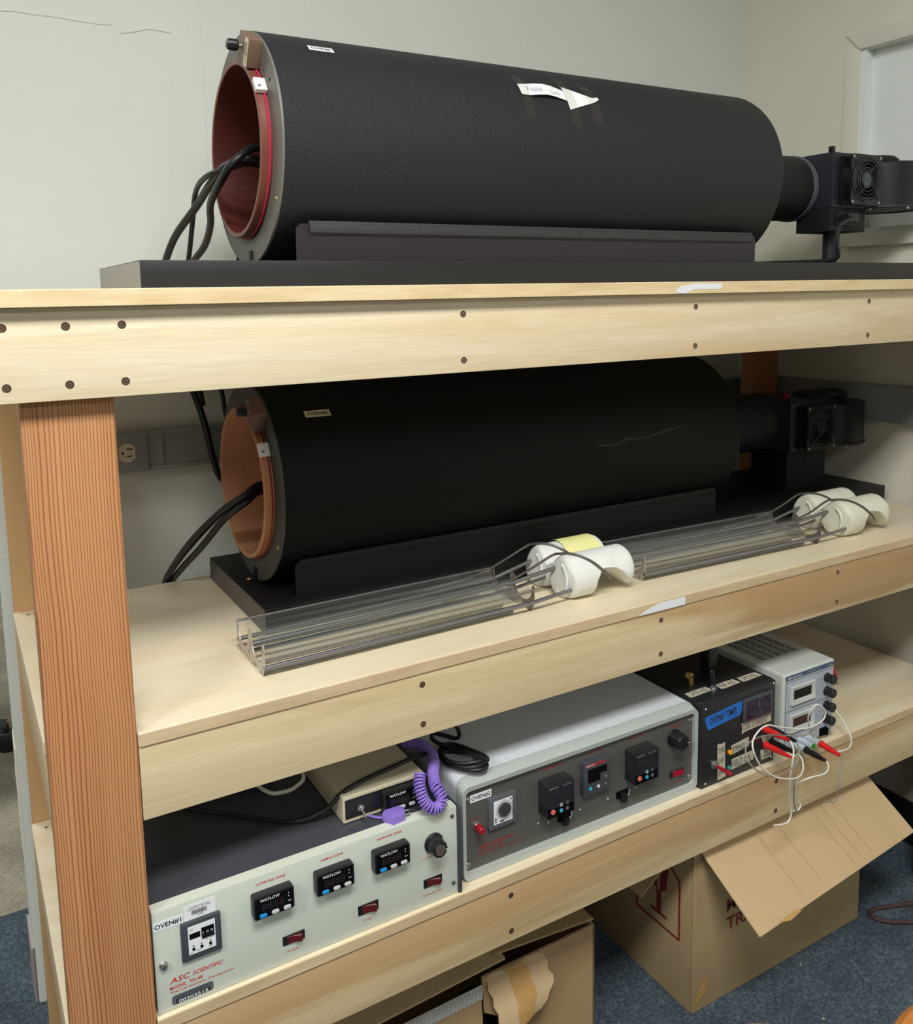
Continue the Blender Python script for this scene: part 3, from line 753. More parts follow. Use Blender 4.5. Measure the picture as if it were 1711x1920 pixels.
def fan_unit(ov, two, x1, yc, zc, zb, dz, dx, yf):
    """duct tube, blower box, square cooling fan, control box, pole and blower drum at the far end"""
    xb = 1.550 + dx
    z0, z1 = 0.160 + dz, 0.262 + dz
    cy = yc; czd = zc + (-0.003 if not two else -0.008)
    mb = MB(); mb.cyl((x1 - 0.01, cy, czd), (xb + 0.005, cy, czd), 0.0655, n=48); dt = build(mb, 'duct_tube', M['black_m'], ov)
    if not two:
        mb = MB(); mb.lathe((xb - 0.016, cy, czd), (1, 0, 0), [(0, 0.0655), (0.0005, 0.0668), (0.012, 0.0668), (0.0125, 0.0655)], 48, cap0=False, cap1=False)
        build(mb, 'tape_band', M['silver_tape'], dt)
    mb = MB(); mb.box(xb, xb + 0.105, yf + 0.030, yf + 0.200, z0, z1 + 0.006); hb = build(mb, 'blower_box', M['purple_m2'], ov, 0.002)
    mb = MB(); mb.box(xb + 0.002, xb + 0.012, yf + 0.034, yf + 0.044, z1 + 0.006, z1 + 0.018); build(mb, 'latch', M['black'], hb, 0.002)
    # square fan: frame, hub, blades, ring guard
    fx0, fx1, fz0, fz1 = xb + 0.018, xb + 0.112, z0 + 0.004, z1 + 0.0
    fcx, fcz, fr = (fx0 + fx1) / 2, (fz0 + fz1) / 2, 0.0445
    fan = MB()
    N = 40
    outer = rrect(fx0, fx1, fz0, fz1, 0.005, 9)
    def ringp(y, rr): return [(fcx + rr * math.cos(math.atan2(z - fcz, x - fcx)), y, fcz + rr * math.sin(math.atan2(z - fcz, x - fcx))) for x, z in outer]
    o3 = lambda y: [(x, y, z) for x, z in outer]
    for (ya, yb_) in ((yf, yf + 0.005), (yf + 0.020, yf + 0.026)):
        fan.loft([ringp(ya, fr), o3(ya), o3(yb_), ringp(yb_, fr), ringp(ya, fr)], 0, cap0=False, cap1=False)
    fan.lathe((fcx, yf + 0.004, fcz), (0, 1, 0), [(0, fr), (0, fr + 0.002), (0.018, fr + 0.002), (0.018, fr), (0, fr)], 40, 0, False, False)
    for sx in (fx0 + 0.006, fx1 - 0.006):
        for sz in (fz0 + 0.006, fz1 - 0.006):
            fan.cyl((sx, yf + 0.004, sz), (sx, yf + 0.022, sz), 0.003, n=10)
    fo = build(fan, 'fan_frame', M['black'], ov)
    g = MB()
    for rr in (0.0165, 0.0235, 0.0305, 0.0375, 0.0435): g.torus((fcx, yf - 0.0022, fcz), (0, 1, 0), rr, 0.0011, 40, 6)
    for k in range(4):
        a = PI / 4 + k * PI / 2
        g.tube([(fcx + 0.013 * math.cos(a + 0.5), yf - 0.0022, fcz + 0.013 * math.sin(a + 0.5)), (fcx + 0.03 * math.cos(a + 0.15), yf - 0.0022, fcz + 0.03 * math.sin(a + 0.15)), (fcx + 0.052 * math.cos(a), yf - 0.0014, fcz + 0.052 * math.sin(a))], 0.0012, 6)
    build(g, 'finger_guard', M['rubber'] if not two else M['black'], fo)
    h = MB(); h.lathe((fcx, yf - 0.002, fcz), (0, 1, 0), [(0, 0.012), (0.001, 0.0155), (0.02, 0.0155)], 24); build(h, 'hub', M['grey_p2'] if not two else M['black_m'], fo)
    bl = MB()
    for k in range(7):
        a = 2 * PI * k / 7; ca, sa = math.cos(a), math.sin(a)
        q = []
        for rr, w in ((0.014, 0.007), (0.042, 0.014)):
            for s_, y_ in ((-1, yf + 0.006), (1, yf + 0.018)):
                q.append((fcx + rr * ca - s_ * w * sa, y_, fcz + rr * sa + s_ * w * ca))
        bl.add(q, [(0, 1, 3, 2)])
    build(bl, 'blades', M['black'], fo)
    for sx in (fx0 + 0.005, fx1 - 0.005):
        for sz in (fz0 + 0.005, fz1 - 0.005):
            mb = MB(); mb.lathe((sx, yf, sz), (0, -1, 0), [(0, 0.0030), (0.0012, 0.0026), (0.0016, 0.001)], 10); build(mb, 'screw', M['steel'], fo)
    # control box / pedestal
    if not two:
        mb = MB(); mb.box(xb - 0.002, xb + 0.108, yf + 0.030, yf + 0.112, z0 - 0.047, z0 - 0.0003); cb = build(mb, 'control_box', M['black_m'], ov, 0.0015)
        yp = yf + 0.030
        mb = MB(); mb.box(xb + 0.012, xb + 0.066, yp - 0.004, yp + 0.001, z0 - 0.035, z0 - 0.009); mb.box(xb + 0.022, xb + 0.056, yp - 0.024, yp - 0.003, z0 - 0.031, z0 - 0.013)
        build(mb, 'power_inlet', M['black'], cb, 0.002)
        mb = MB(); mb.tube([(xb + 0.040, yp - 0.020, z0 - 0.022), (xb + 0.016, yp - 0.030, z0 - 0.026), (xb - 0.014, yp - 0.030, z0 - 0.040), (xb - 0.019, yp - 0.030, z0 - 0.075), (xb - 0.012, yp - 0.028, z0 - 0.098), (xb - 0.016, yp - 0.014, z0 - 0.1055), (xb - 0.03, yp + 0.02, z0 - 0.107), (xb - 0.06, yp + 0.10, z0 - 0.107), (xb - 0.10, yp + 0.14, z0 - 0.107)], 0.0042, 8)
        build(mb, 'power_cord', M['cable'], cb)
        mb = MB(); mb.cyl((xb + 0.052, yf + 0.070, zb), (xb + 0.052, yf + 0.070, z0 - 0.047), 0.0145, n=24); build(mb, 'pole', M['purple_m2'], ov)
        mb = MB(); mb.tube([(fx1 - 0.02, yf + 0.02, fz0), (fx1 - 0.012, yf + 0.03, fz0 - 0.012), (fx1 - 0.03, yf + 0.05, fz0 - 0.03)], 0.0018, 6); build(mb, 'fan_lead', M['cable'], fo)
    else:
        mb = MB(); mb.box(xb + 0.028, xb + 0.160, yf + 0.060, yf + 0.160, zb, z0); build(mb, 'pedestal', M['black_m'], ov, 0.001)
        mb = MB(); mb.lathe((xb + 0.055, yf + 0.09, z1 + 0.006), (0, 0, 1), [(0, 0.004), (0.006, 0.007), (0.012, 0.007), (0.014, 0.004)], 14); build(mb, 'red_knob', M['red_d'], hb)
    # blower drum
    dcx, dcy, dr = (xb + 0.222, yf + 0.075, 0.086) if not two else (xb + 0.190, yf + 0.075, 0.080)
    if two: dcx = 1.768
    else: dcx = 1.775
    dzA, dzB = z0 + 0.006, z1 - 0.004
    mb = MB(); mb.lathe((dcx, dcy, dzA), (0, 0, 1), [(0, dr - 0.004), (0.003, dr), (dzB - dzA - 0.003, dr), (dzB - dzA, dr - 0.003)], 48); dm = build(mb, 'blower_drum', M['black'], ov)
    mb = MB(); mb.lathe((dcx - 0.012, dcy + 0.02, dzB), (0, 0, 1), [(0, 0.055), (0.012, 0.055), (0.018, 0.048)], 40); mm = build(mb, 'motor_cap', M['black_m'], dm)
    mb = MB(); mb.torus((dcx, dcy, dzA), (0, 0, 1), dr + 0.001, 0.003, 60, 6); build(mb, 'drum_rim', M['rubber'], dm)
    mb = MB(); mb.box(xb + 0.10, dcx - 0.02, yf + 0.06, dcy + 0.06, dzA + 0.004, dzB - 0.004); build(mb, 'outlet_duct', M['black'], dm)
    if two:
        mb = MB(); mb.torus((dcx, dcy, dzB + 0.016), (0, 0, 1), 0.036, 0.008, 40, 10); build(mb, 'motor_ring', M['black'], dm)
    for a in (200, 250, 300):
        mb = MB(); mb.lathe((dcx + dr * math.cos(R(a)), dcy + dr * math.sin(R(a)), dzA - 0.006), (0, 0, 1), [(0, 0.003), (0.006, 0.003)], 8); build(mb, 'screw', M['steel'], dm)
fan_unit(ov1, False, OV1['x1'], OV1['yc'], OV1['zc'], zb1, 0.0, 0.0, 0.130)
fan_unit(ov2, True, OV2['x1'], OV2['yc'], OV2['zc'], zb2, -0.518, 0.036, 0.240)

# scuff mark on the lower oven
mb = MB()
pts = [(0.99, 171.5), (1.03, 173.0), (1.06, 170.0), (1.10, 171.0), (1.15, 168.0), (1.20, 166.5), (1.20, 167.4), (1.15, 169.4), (1.10, 172.0), (1.06, 171.6), (1.03, 174.2), (0.99, 173.0)]
mb.add([(x, OV2['yc'] + 0.1603 * math.cos(R(a)), OV2['zc'] + 0.1603 * math.sin(R(a))) for x, a in pts], [tuple(range(len(pts)))])
M['scuff'] = mat('scuff', S(34, 34, 35), 0.6)
build(mb, 'scuff_mark', M['scuff'], shell2)

# paper arrow with tape strips
def oncyl(o, e): return lambda x, a: (x, o['yc'] + (o['r'] + e) * math.cos(R(a)), o['zc'] + (o['r'] + e) * math.sin(R(a)))
topc = [(0.7749, 138.8), (0.79, 138.6), (0.8046, 138.4), (0.82, 138.3), (0.8351, 138.6), (0.85, 139.6), (0.8592, 140.3)]
botc = [(0.7749, 146.6), (0.79, 147.1), (0.8046, 146.7), (0.82, 146.4), (0.8351, 146.8), (0.85, 147.4), (0.8579, 147.7)]
lift = [0.0008, 0.002, 0.004, 0.005, 0.004, 0.002, 0.001]
ar = MB()
rings = []
for (tx, ta), (bx, ba), lf in zip(topc, botc, lift):
    rings.append([oncyl(OV1, lf + 0.001)(tx + (bx - tx) * k / 4, ta + (ba - ta) * k / 4) for k in range(5)])
ar.loft(rings, 0, closed=False)
head = []
for k in range(9):
    f = k / 8
    xt_, at_ = 0.8605 + f * 0.060, 136.3 + f * 7.6
    xb_, ab_ = 0.8586 + f * 0.062, 153.6 - f * 8.0
    e = 0.0012 + (0.004 if k == 8 else 0)
    head.append([oncyl(OV1, e)(xt_ + (xb_ - xt_) * j / 5, at_ + (ab_ - at_) * j / 5) for j in range(6)])
ar.loft(head, 0, closed=False)
arrow = thing('paper_arrow', 'white paper arrow taped to the upper oven pointing right', 'paper arrow', oncyl(OV1, 0.001)(0.85, 145))
pa = build(ar, 'arrow', M['paper'], arrow)
mb = MB()
add_text(mb, 'Field', 0.786, 0.813, 144.6, 141.0, oncyl(OV1, 0.0062)); add_text(mb, 'Zero', 0.826, 0.846, 145.4, 142.4, oncyl(OV1, 0.0058))
build(mb, 'pencil_writing', M['pencil'], arrow)
for X0, X1, A0, A1 in ((0.7735, 0.7905, 130.2, 160.6), (0.8560, 0.8750, 127.8, 163.2), (0.9005, 0.9185, 130.6, 160.1)):
    mb = MB(); vs = []
    n = 14
    for k in range(n + 1):
        a = A0 + (A1 - A0) * k / n
        e = 0.0007 if not (136 < a < 154) else 0.0030
        if 137 < a < 149 and X0 < 0.8: e = 0.0035
        vs += [oncyl(OV1, e)(X0, a), oncyl(OV1, e)(X1, a + 0.6)]
    mb.add(vs, [(2 * k, 2 * k + 1, 2 * k + 3, 2 * k + 2) for k in range(n)])
    build(mb, 'tape_strip', M['tape'], arrow)

# ------------------------------------------------------------------ oven cables
def cable(nm, lab, pts, r, m='cable', grp=None, n=10, cat='cable', sub=8):
    mb = MB(); mb.tube(pts, r, n, sub)
    o = build(mb, nm, M[m], label=lab, cat=cat, group=grp, ang=60)
    return o
cable('black_cable', 'thick black cable leaving the upper oven bore, leftmost of its three', [(0.56, 0.262, 0.125), (0.47, 0.255, 0.165), (0.404, 0.25, 0.196), (0.369, 0.27, 0.190), (0.362, 0.34, 0.172), (0.358, 0.42, 0.145), (0.342, 0.50, 0.105), (0.334, 0.55, 0.066), (0.334, 0.605, 0.034), (0.336, 0.630, -0.01), (0.36, 0.635, -0.10), (0.386, 0.625, -0.169), (0.405, 0.63, -0.232), (0.419, 0.638, -0.301), (0.437, 0.642, -0.345), (0.50, 0.645, -0.40), (0.60, 0.645, -0.44)], 0.0062, grp='upper oven cables')
cable('black_cable', 'slim black cable arching highest out of the upper oven bore', [(0.56, 0.275, 0.135), (0.47, 0.27, 0.175), (0.403, 0.262, 0.192), (0.372, 0.275, 0.186), (0.352, 0.32, 0.180), (0.354, 0.40, 0.167), (0.364, 0.47, 0.130), (0.371, 0.54, 0.072), (0.376, 0.602, 0.032), (0.383, 0.630, -0.02), (0.41, 0.63, -0.10), (0.437, 0.625, -0.17), (0.450, 0.635, -0.23), (0.50, 0.642, -0.33), (0.60, 0.645, -0.40)], 0.0042, grp='upper oven cables')
cable('black_cable', 'taped black cable crossing in front in the upper oven bore', [(0.57, 0.235, 0.130), (0.47, 0.232, 0.180), (0.408, 0.235, 0.211), (0.366, 0.222, 0.190), (0.354, 0.25, 0.168), (0.357, 0.33, 0.142), (0.371, 0.39, 0.116), (0.376, 0.45, 0.087), (0.369, 0.50, 0.064), (0.370, 0.565, 0.046), (0.376, 0.615, 0.026), (0.39, 0.655, -0.05), (0.41, 0.66, -0.2)], 0.0056, grp='upper oven cables')
for i, (dy, dz, lab) in enumerate(((0.0, 0.0, 'upper cable of the bundle leaving the lower oven bore'), (0.000, -0.019, 'lower cable of the bundle leaving the lower oven bore'), (0.014, -0.008, 'rear cable of the bundle leaving the lower oven bore'))):
    ex = (0.0, 0.011, 0.004)[i]
    cable('black_cable', lab, [(0.60, 0.37 + dy, -0.36), (0.50, 0.365 + dy, -0.315 + dz * 0.5), (0.425, 0.36 + dy, -0.299 + dz * 0.6), (0.390, 0.335 + dy, -0.307 + dz * 0.6), (0.358, 0.35 + dy, -0.329 + dz * 0.8), (0.326 + ex * 0.8, 0.42 + dy, -0.386 + dz), (0.307 + ex, 0.50 + dy, -0.451 + dz * 0.5), (0.300 + ex, 0.558 + dy, -0.503), (0.30 + ex, 0.58 + dy, -0.56), (0.31 + ex, 0.58 + dy, -0.75)], 0.0056, grp='lower oven cables')

# ------------------------------------------------------------------ sample trays (quartz troughs on rods with ceramic plugs)
def tray(label, x0, ya, yb_, pm, dxp=0.0):
    """x0 = left end; ya, yb_ = tray centre line at the left and at the plugs"""
    t = thing('sample_tray', label, 'sample tray', (x0, ya, ZM), 'quartz sample trays')
    L = 0.432
    yy = lambda x: ya + (yb_ - ya) * (x - x0) / 0.62
    W = 0.031                           # half spacing of the troughs
    rt = 0.0255
    def plate(x, m, horn):
        c = yy(x); pts = []
        za = ZM
        pts += [(c - 0.060, za + 0.016), (c - 0.052, za + 0.0), (c - 0.041, za + 0.0), (c - 0.038, za + 0.006), (c - 0.012, za + 0.006), (c - 0.008, za + 0.001), (c + 0.008, za + 0.001), (c + 0.012, za + 0.006), (c + 0.038, za + 0.006), (c + 0.041, za), (c + 0.052, za), (c + 0.060, za + 0.016)]
        pts += [(c + 0.0605, za + horn), (c + 0.0575, za + horn + 0.002), (c + 0.0545, za + horn)]
        n = 10
        for k in range(n + 1):
            a = PI * k / n; pts.append((c + W + 0.0235 * math.cos(a), za + 0.037 - 0.0235 * math.sin(a)))
        pts += [(c + 0.006, za + 0.046), (c, za + 0.049), (c - 0.006, za + 0.046)]
        for k in range(n + 1):
            a = PI * k / n; pts.append((c - W + 0.0235 * math.cos(a), za + 0.037 - 0.0235 * math.sin(a)))
        pts += [(c - 0.0545, za + horn), (c - 0.0575, za + horn + 0.002), (c - 0.0605, za + horn)]
        mb = MB(); mb.plateX(pts, x - 0.0006, x + 0.0006)
        p_ = build(mb, 'end_plate', M[m], t)
        for dy in (-0.056, 0.056, -0.003):
            mb = MB(); mb.lathe((x - 0.0006, c + dy, za + 0.034 if abs(dy) > 0.01 else za + 0.020), (-1, 0, 0), [(0, 0.0022), (0.0008, 0.0018)], 10); build(mb, 'rivet', M['rod'], p_)
    plate(x0 + 0.002, 'plate', 0.043); plate(x0 + L, 'plate2', 0.041)
    # quartz half tubes
    for s_ in (-1, 1):
        rings = []
        for x in (x0 + 0.012, x0 + 0.15, x0 + 0.29, x0 + L - 0.004):
            c = yy(x) + s_ * W; ri_ = []
            n = 18
            for k in range(n + 1):
                a = R(-8 + 196 * k / n); ri_.append((x, c + rt * math.cos(a), ZM + 0.038 - rt * math.sin(a)))
            for k in range(n, -1, -1):
                a = R(-8 + 196 * k / n); ri_.append((x, c + (rt - 0.0016) * math.cos(a), ZM + 0.038 - (rt - 0.0016) * math.sin(a)))
            rings.append(ri_)
        mb = MB(); mb.loft(rings); build(mb, 'quartz_trough', M['glass'], t, ang=50, label='clear quartz half tube')
    # rods: the four long ones run on into the plugs
    xpl = x0 + 0.505 + dxp
    for (d0, h0), (d1, h1), r_ in (((-0.0585, 0.0135), (-0.0545, 0.0200), 0.0032), ((-0.004, 0.0275), (-0.0145, 0.0465), 0.0034), ((0.0585, 0.0135), (0.0525, 0.0420), 0.0030), ((0.006, 0.0140), (0.0160, 0.0220), 0.0028)):
        mb = MB(); mb.cyl((x0 + 0.001, yy(x0) + d0, ZM + h0), (x0 + L, yy(x0 + L) + d0 * 0.9 + d1 * 0.1, ZM + h0 + (h1 - h0) * 0.3), r_, n=12); mb.cyl((x0 + L, yy(x0 + L) + d0 * 0.9 + d1 * 0.1, ZM + h0 + (h1 - h0) * 0.3), (xpl + 0.006, yy(xpl) + d1, ZM + h1), r_, n=12); build(mb, 'rod', M['rod'], t)
    for dy, z, r_, xe in ((-0.047, 0.0045, 0.0024, 0.40), (-0.0185, 0.0055, 0.0020, 0.40), (0.0500, 0.0045, 0.0022, 0.40), (0.0600, 0.0400, 0.0018, 0.43)):
        xa, xb = x0 + 0.001, x0 + xe
        mb = MB(); mb.cyl((xa, yy(xa) + dy, ZM + z), (xb + dxp, yy(xb) + dy, ZM + z), r_, n=12); build(mb, 'rod', M['rod'], t)
    # plugs
    rp = 0.0355
    for s_ in (-1, 1):
        xa, xp = x0 + 0.39, x0 + 0.505 + dxp
        c0 = yy(xp) + s_ * 0.0345
        # ceramic plug: cylinder scooped out from below on its outer half
        n = 40; rings = []
        xs = [0.0, 0.002, 0.008, 0.02, 0.034, 0.042, 0.0455, 0.048, 0.052, 0.058, 0.066, 0.076, 0.086, 0.096, 0.106, 0.114, 0.120, 0.124]
        cz_ = ZM + rp
        for i_, xx in enumerate(xs):
            r_ = rp - (0.006 if i_ == 0 else 0.002 if i_ == 1 else 0.0)
            if i_ == len(xs) - 1: r_ = rp - 0.003
            ring = []
            # arch profile: opening between 0.05 and 0.135 along the plug, skewed to the front
            f = 0.0
            if xx > 0.046: f = 0.16 + 0.78 * math.cos(PI / 2 * min(1.0, (xx - 0.046) / 0.078) ** 1.7) * min(1.0, 0.55 + (xx - 0.046) / 0.020)
            for k in range(n):
                a = 2 * PI * k / n
                y_, z_ = r_ * math.cos(a), r_ * math.sin(a)
                lim = -rp + f * (0.040 + 0.014 * (-y_ / rp))
                z2 = max(z_, lim) if z_ < 0.006 else z_
                if i_ == 0: y_ *= 0.96
                ring.append((xp + xx + 0.004 * math.sin(a * 2) * (1 if i_ < 3 else 0), c0 + y_, cz_ + z2))
            rings.append(ring)
        mb = MB(); mb.loft(rings)
        pg = build(mb, 'ceramic_plug', M[pm], t, ang=50, label='white ceramic plug scooped out underneath')
        if s_ < 0:
            mb = MB(); mb.cyl((xp + 0.122, c0 + 0.012, cz_ + 0.002), (xp + 0.139, c0 + 0.013, cz_ + 0.002), 0.0100, n=20); build(mb, 'end_knob', M['black'], pg)
        # recessed swirl on the face
        mb = MB()
        sw = []
        for k in range(24):
            f = k / 23; a = R(75 - 190 * f); rr = 0.0235 + 0.004 * math.sin(PI * f)
            sw.append((xp + 0.0003, c0 + 0.004 + rr * -0.62 * math.cos(a), cz_ - 0.002 + rr * math.sin(a)))
        mb.tube(sw, 0.0024, 8, 2); build(mb, 'face_ridge', M[pm], pg)
        # handle wire over the plug
        hw = [(x0 + 0.30, yy(x0 + 0.30) + s_ * W + 0.0285, ZM + 0.026), (x0 + 0.40, yy(x0 + 0.4) + s_ * W + 0.0265, ZM + 0.034), (xp - 0.050, c0 + 0.026, ZM + 0.048)]
        for k in range(9):
            f = k / 8; a = R(140 - 10 + 95 * f) if False else R(58 + 132 * f)
            hw.append((xp - 0.006 + 0.078 * f, c0 + (rp + 0.0022) * math.cos(a), cz_ + (rp + 0.0022) * math.sin(a)))
        mb = MB(); mb.tube(hw, 0.0021, 8, 6); build(mb, 'handle_wire', M['wire'], t)
    return t
tray('quartz sample tray with two white plugs at the front of the middle shelf, left one', 0.321, 0.1225, 0.1285, 'plaster')
tray2 = tray('quartz sample tray with cream plugs at the right end of the middle shelf', 0.9900, 0.140, 0.1130, 'plaster2')
# yellow sticky note draped over the rear plug of the left tray
mb = MB()
c0 = 0.1225 + 0.006 * 0.83 + 0.0345; xp = 0.321 + 0.505
vs = []
n = 14
for k in range(n + 1):
    a = R(172 - 110 * k / n); e = 0.0372 + 0.0012
    for x in (xp + 0.040 + 0.002 * k / n, xp + 0.112):
        vs.append((x, c0 + e * math.cos(a), ZM + 0.0355 + e * math.sin(a)))
mb.add(vs, [(2 * k, 2 * k + 1, 2 * k + 3, 2 * k + 2) for k in range(n)])
build(mb, 'sticky_note', M['sticky'], label='blank yellow sticky note draped over the rear white plug', cat='sticky note')

# ------------------------------------------------------------------ OVEN#1 controller (left)
def watlow(x0, z0, y, par, seg='8.8.8.8'):
    """small 1/32 DIN display: housing, lens print and three buttons"""
    x1, z1 = x0 + 0.0525, z0 + 0.0298
    mb = MB(); mb.plateY(rrect(x0, x1, z0, z1, 0.003, 3), y - 0.013, y); hs = build(mb, 'zone_controller', M['wat'], par, 0.0008)
    mb = MB(); mb.plateY(rrect(x0 + 0.002, x1 - 0.002, z0 + 0.002, z1 - 0.002, 0.002, 3), y - 0.0134, y - 0.0129); build(mb, 'lens', M['lens'], hs)
    mb = MB(); add_text(mb, 'WATLOW', x0 + 0.008, x0 + 0.0335, z1 - 0.0070, z1 - 0.0030, onY(y - 0.0137)); add_text(mb, 'DEV', x1 - 0.0085, x1 - 0.0040, z0 + 0.0115, z0 + 0.0135, onY(y - 0.0137))
    for zz in (z1 - 0.0075, z1 - 0.0115): mb.box(x1 - 0.0080, x1 - 0.0072, y - 0.0138, y - 0.0135, zz, zz + 0.0015)
    build(mb, 'lettering', M['white_ink'], hs)
    mb = MB(); add_text(mb, '8888', x0 + 0.010, x0 + 0.039, z0 + 0.0105, z0 + 0.0200, onY(y - 0.0136)); build(mb, 'display_segments', M['lens_seg'], hs)
    for k, mm in enumerate(('blue_b', 'white_b', 'white_b')):
        bx = x0 + 0.0115 + 0.0155 * k
        mb = MB(); mb.plateY(rrect(bx - 0.0048, bx + 0.0048, z0 + 0.0025, z0 + 0.0072, 0.0022, 4), y - 0.0152, y - 0.0132); build(mb, 'button', M[mm], hs, 0.0006)
    return hs
def rocker(x0, x1, z0, z1, y, par, lens='red_sw', proud=0.006):
    mb = MB(); mb.box(x0, x1, y - 0.0012, y + 0.004, z0, z1); hs = build(mb, 'rocker_switch', M['black'], par, 0.0004, 1)
    mb = MB(); a, c = x0 + (x1 - x0) * 0.20, x0 + (x1 - x0) * 0.83
    mid = (a + c) / 2
    mb.plateZ([(a, y - 0.001), (a, y - 0.0018), (mid, y - 0.0030), (c, y - 0.0015 - proud), (c, y - 0.001)], z0 + 0.0016, z1 - 0.0016)
    build(mb, 'rocker', M[lens], hs, 0.0004, 1)
    return hs
def bolt(x, z, y, par, r=0.0033, m='steel', name='screw'):
    mb = MB(); mb.lathe((x, y, z), (0, -1, 0), [(0, r), (0.0010, r * 0.95), (0.0020, r * 0.6), (0.0022, 0.0003)], 14)
    mb.box(x - r * 0.7, x + r * 0.7, y - 0.0024, y - 0.0019, z - 0.0003, z + 0.0003, 1)
    return build(mb, name, [M[m], M['hole']], par)
Y1 = 0.005
c1 = thing('oven_controller', 'sage grey controller with dark case and three displays, labelled OVEN#1', 'controller', (0.365, 0.15, ZL))
mb = MB(); mb.box(0.1560, 0.5715, Y1 + 0.017, 0.30, ZL + 0.0006, -0.7200); mb.box(0.575, 0.5775, Y1 - 0.002, 0.30, ZL + 0.0004, -0.7210); build(mb, 'case', M['case1'], c1, 0.0015)
mb = MB(); mb.box(0.1550, 0.5722, Y1, Y1 + 0.018, ZL + 0.001, -0.7196); pn = build(mb, 'front_panel', M['panel1'], c1, 0.0012)
mb = MB(); mb.box(0.1552, 0.5718, Y1 + 0.0004, Y1 + 0.0176, -0.7196, -0.7192); build(mb, 'panel_lip', M['lip1'], pn)
mb = MB(); mb.box(0.5723, 0.5780, Y1 - 0.003, Y1 + 0.02, ZL + 0.0005, -0.7230); build(mb, 'side_flange', M['case1'], c1, 0.0015)
watlow(0.2730, -0.7688, Y1, c1); watlow(0.3558, -0.7686, Y1, c1); watlow(0.4383, -0.7684, Y1, c1)
rocker(0.3115, 0.3413, -0.8270, -0.8143, Y1, c1); rocker(0.4168, 0.4468, -0.8275, -0.8135, Y1, c1); rocker(0.5169, 0.5461, -0.8258, -0.8130, Y1, c1)
for s_, xa, xb, za, h_ in (('OUTER END ZONE', 0.2803, 0.3190, -0.7315, 0.0034), ('SAMPLE ZONE', 0.3670, 0.3985, -0.7300, 0.0032), ('INNER END ZONE', 0.4478, 0.4850, -0.7290, 0.0032), ('POWER', 0.3175, 0.3332, -0.8388, 0.0030), ('OVEN', 0.4242, 0.4365, -0.8388, 0.0030), ('COOLING FAN', 0.5157, 0.5460, -0.8384, 0.0030), ('OVER', 0.5215, 0.5330, -0.7770, 0.0030), ('LIMIT', 0.5170, 0.5310, -0.7825, 0.0030)):
    print_text(s_, xa, xb, za, za + h_, Y1 - 0.0003, M['red_ink'], pn)
print_text('ASC', 0.1705, 0.1935, -0.8178, -0.8108, Y1 - 0.0003, M['red_ink'], pn, 0.25)
print_text('SCIENTIFIC', 0.1975, 0.2340, -0.8172, -0.8118, Y1 - 0.0003, M['red_ink'], pn, 0.25)
print_text('MODEL  TD-48', 0.1702, 0.2092, -0.8258, -0.8213, Y1 - 0.0003, M['red_ink'], pn)
print_text('Thermal Specimen Demagnetizer', 0.1703, 0.2490, -0.8316, -0.8276, Y1 - 0.0003, M['red_ink'], pn)
mb = MB(); mb.plateY(rrect(0.1718, 0.2216, -0.8463, -0.8345, 0.003, 3), Y1 - 0.0004, Y1 - 0.0001); tagp = build(mb, 'serial_tag', M['grey_p'], pn)
mb = MB(); mb.box(0.1766, 0.2178, Y1 - 0.0006, Y1 - 0.0004, -0.8460, -0.8402); build(mb, 'serial_field', M['ink'], pn)
print_text('00303515', 0.1795, 0.2150, -0.8456, -0.8412, Y1 - 0.0008, M['white_ink'], pn)
print_text('MANUFACTURED PRODUCT', 0.1770, 0.2150, -0.8385, -0.8365, Y1 - 0.0006, M['ink'], pn)
mb = MB(); mb.box(0.1553, 0.1901, Y1 - 0.0004, Y1 - 0.0001, -0.7440, -0.7325); build(mb, 'number_label', M['label'], pn)
print_text('OVEN#1', 0.1572, 0.1882, -0.7417, -0.7350, Y1 - 0.0006, M['ink'], pn)
def sticker(x0, x1, z0, z1, y, par):
    mb = MB(); mb.plateY(rrect(x0, x1, z0, z1, 0.0015, 2), y - 0.0006, y - 0.0003); build(mb, 'barcode_label', M['label'], par)
    mb = MB(); w = x1 - x0; h = z1 - z0; rnd = random.Random(3); x = x0 + w * 0.24
    while x < x0 + w * 0.72:
        bw = rnd.choice((0.0003, 0.0005, 0.0008)); mb.box(x, x + bw, y - 0.0008, y - 0.0006, z0 + h * 0.30, z0 + h * 0.58); x += bw + rnd.choice((0.0003, 0.0006))
    add_text(mb, 'RUTGERS, THE STATE', x0 + w * .18, x0 + w * .78, z0 + h * .76, z0 + h * .86, onY(y - 0.0008)); add_text(mb, 'UNIVERSITY OF NEW JERSEY', x0 + w * .1, x0 + w * .86, z0 + h * .63, z0 + h * .73, onY(y - 0.0008)); add_text(mb, '027980', x0 + w * .40, x0 + w * .60, z0 + h * .16, z0 + h * .25, onY(y - 0.0008))
    build(mb, 'barcode', M['ink'], par)
sticker(0.1913, 0.2300, -0.7440, -0.7246, Y1, pn)
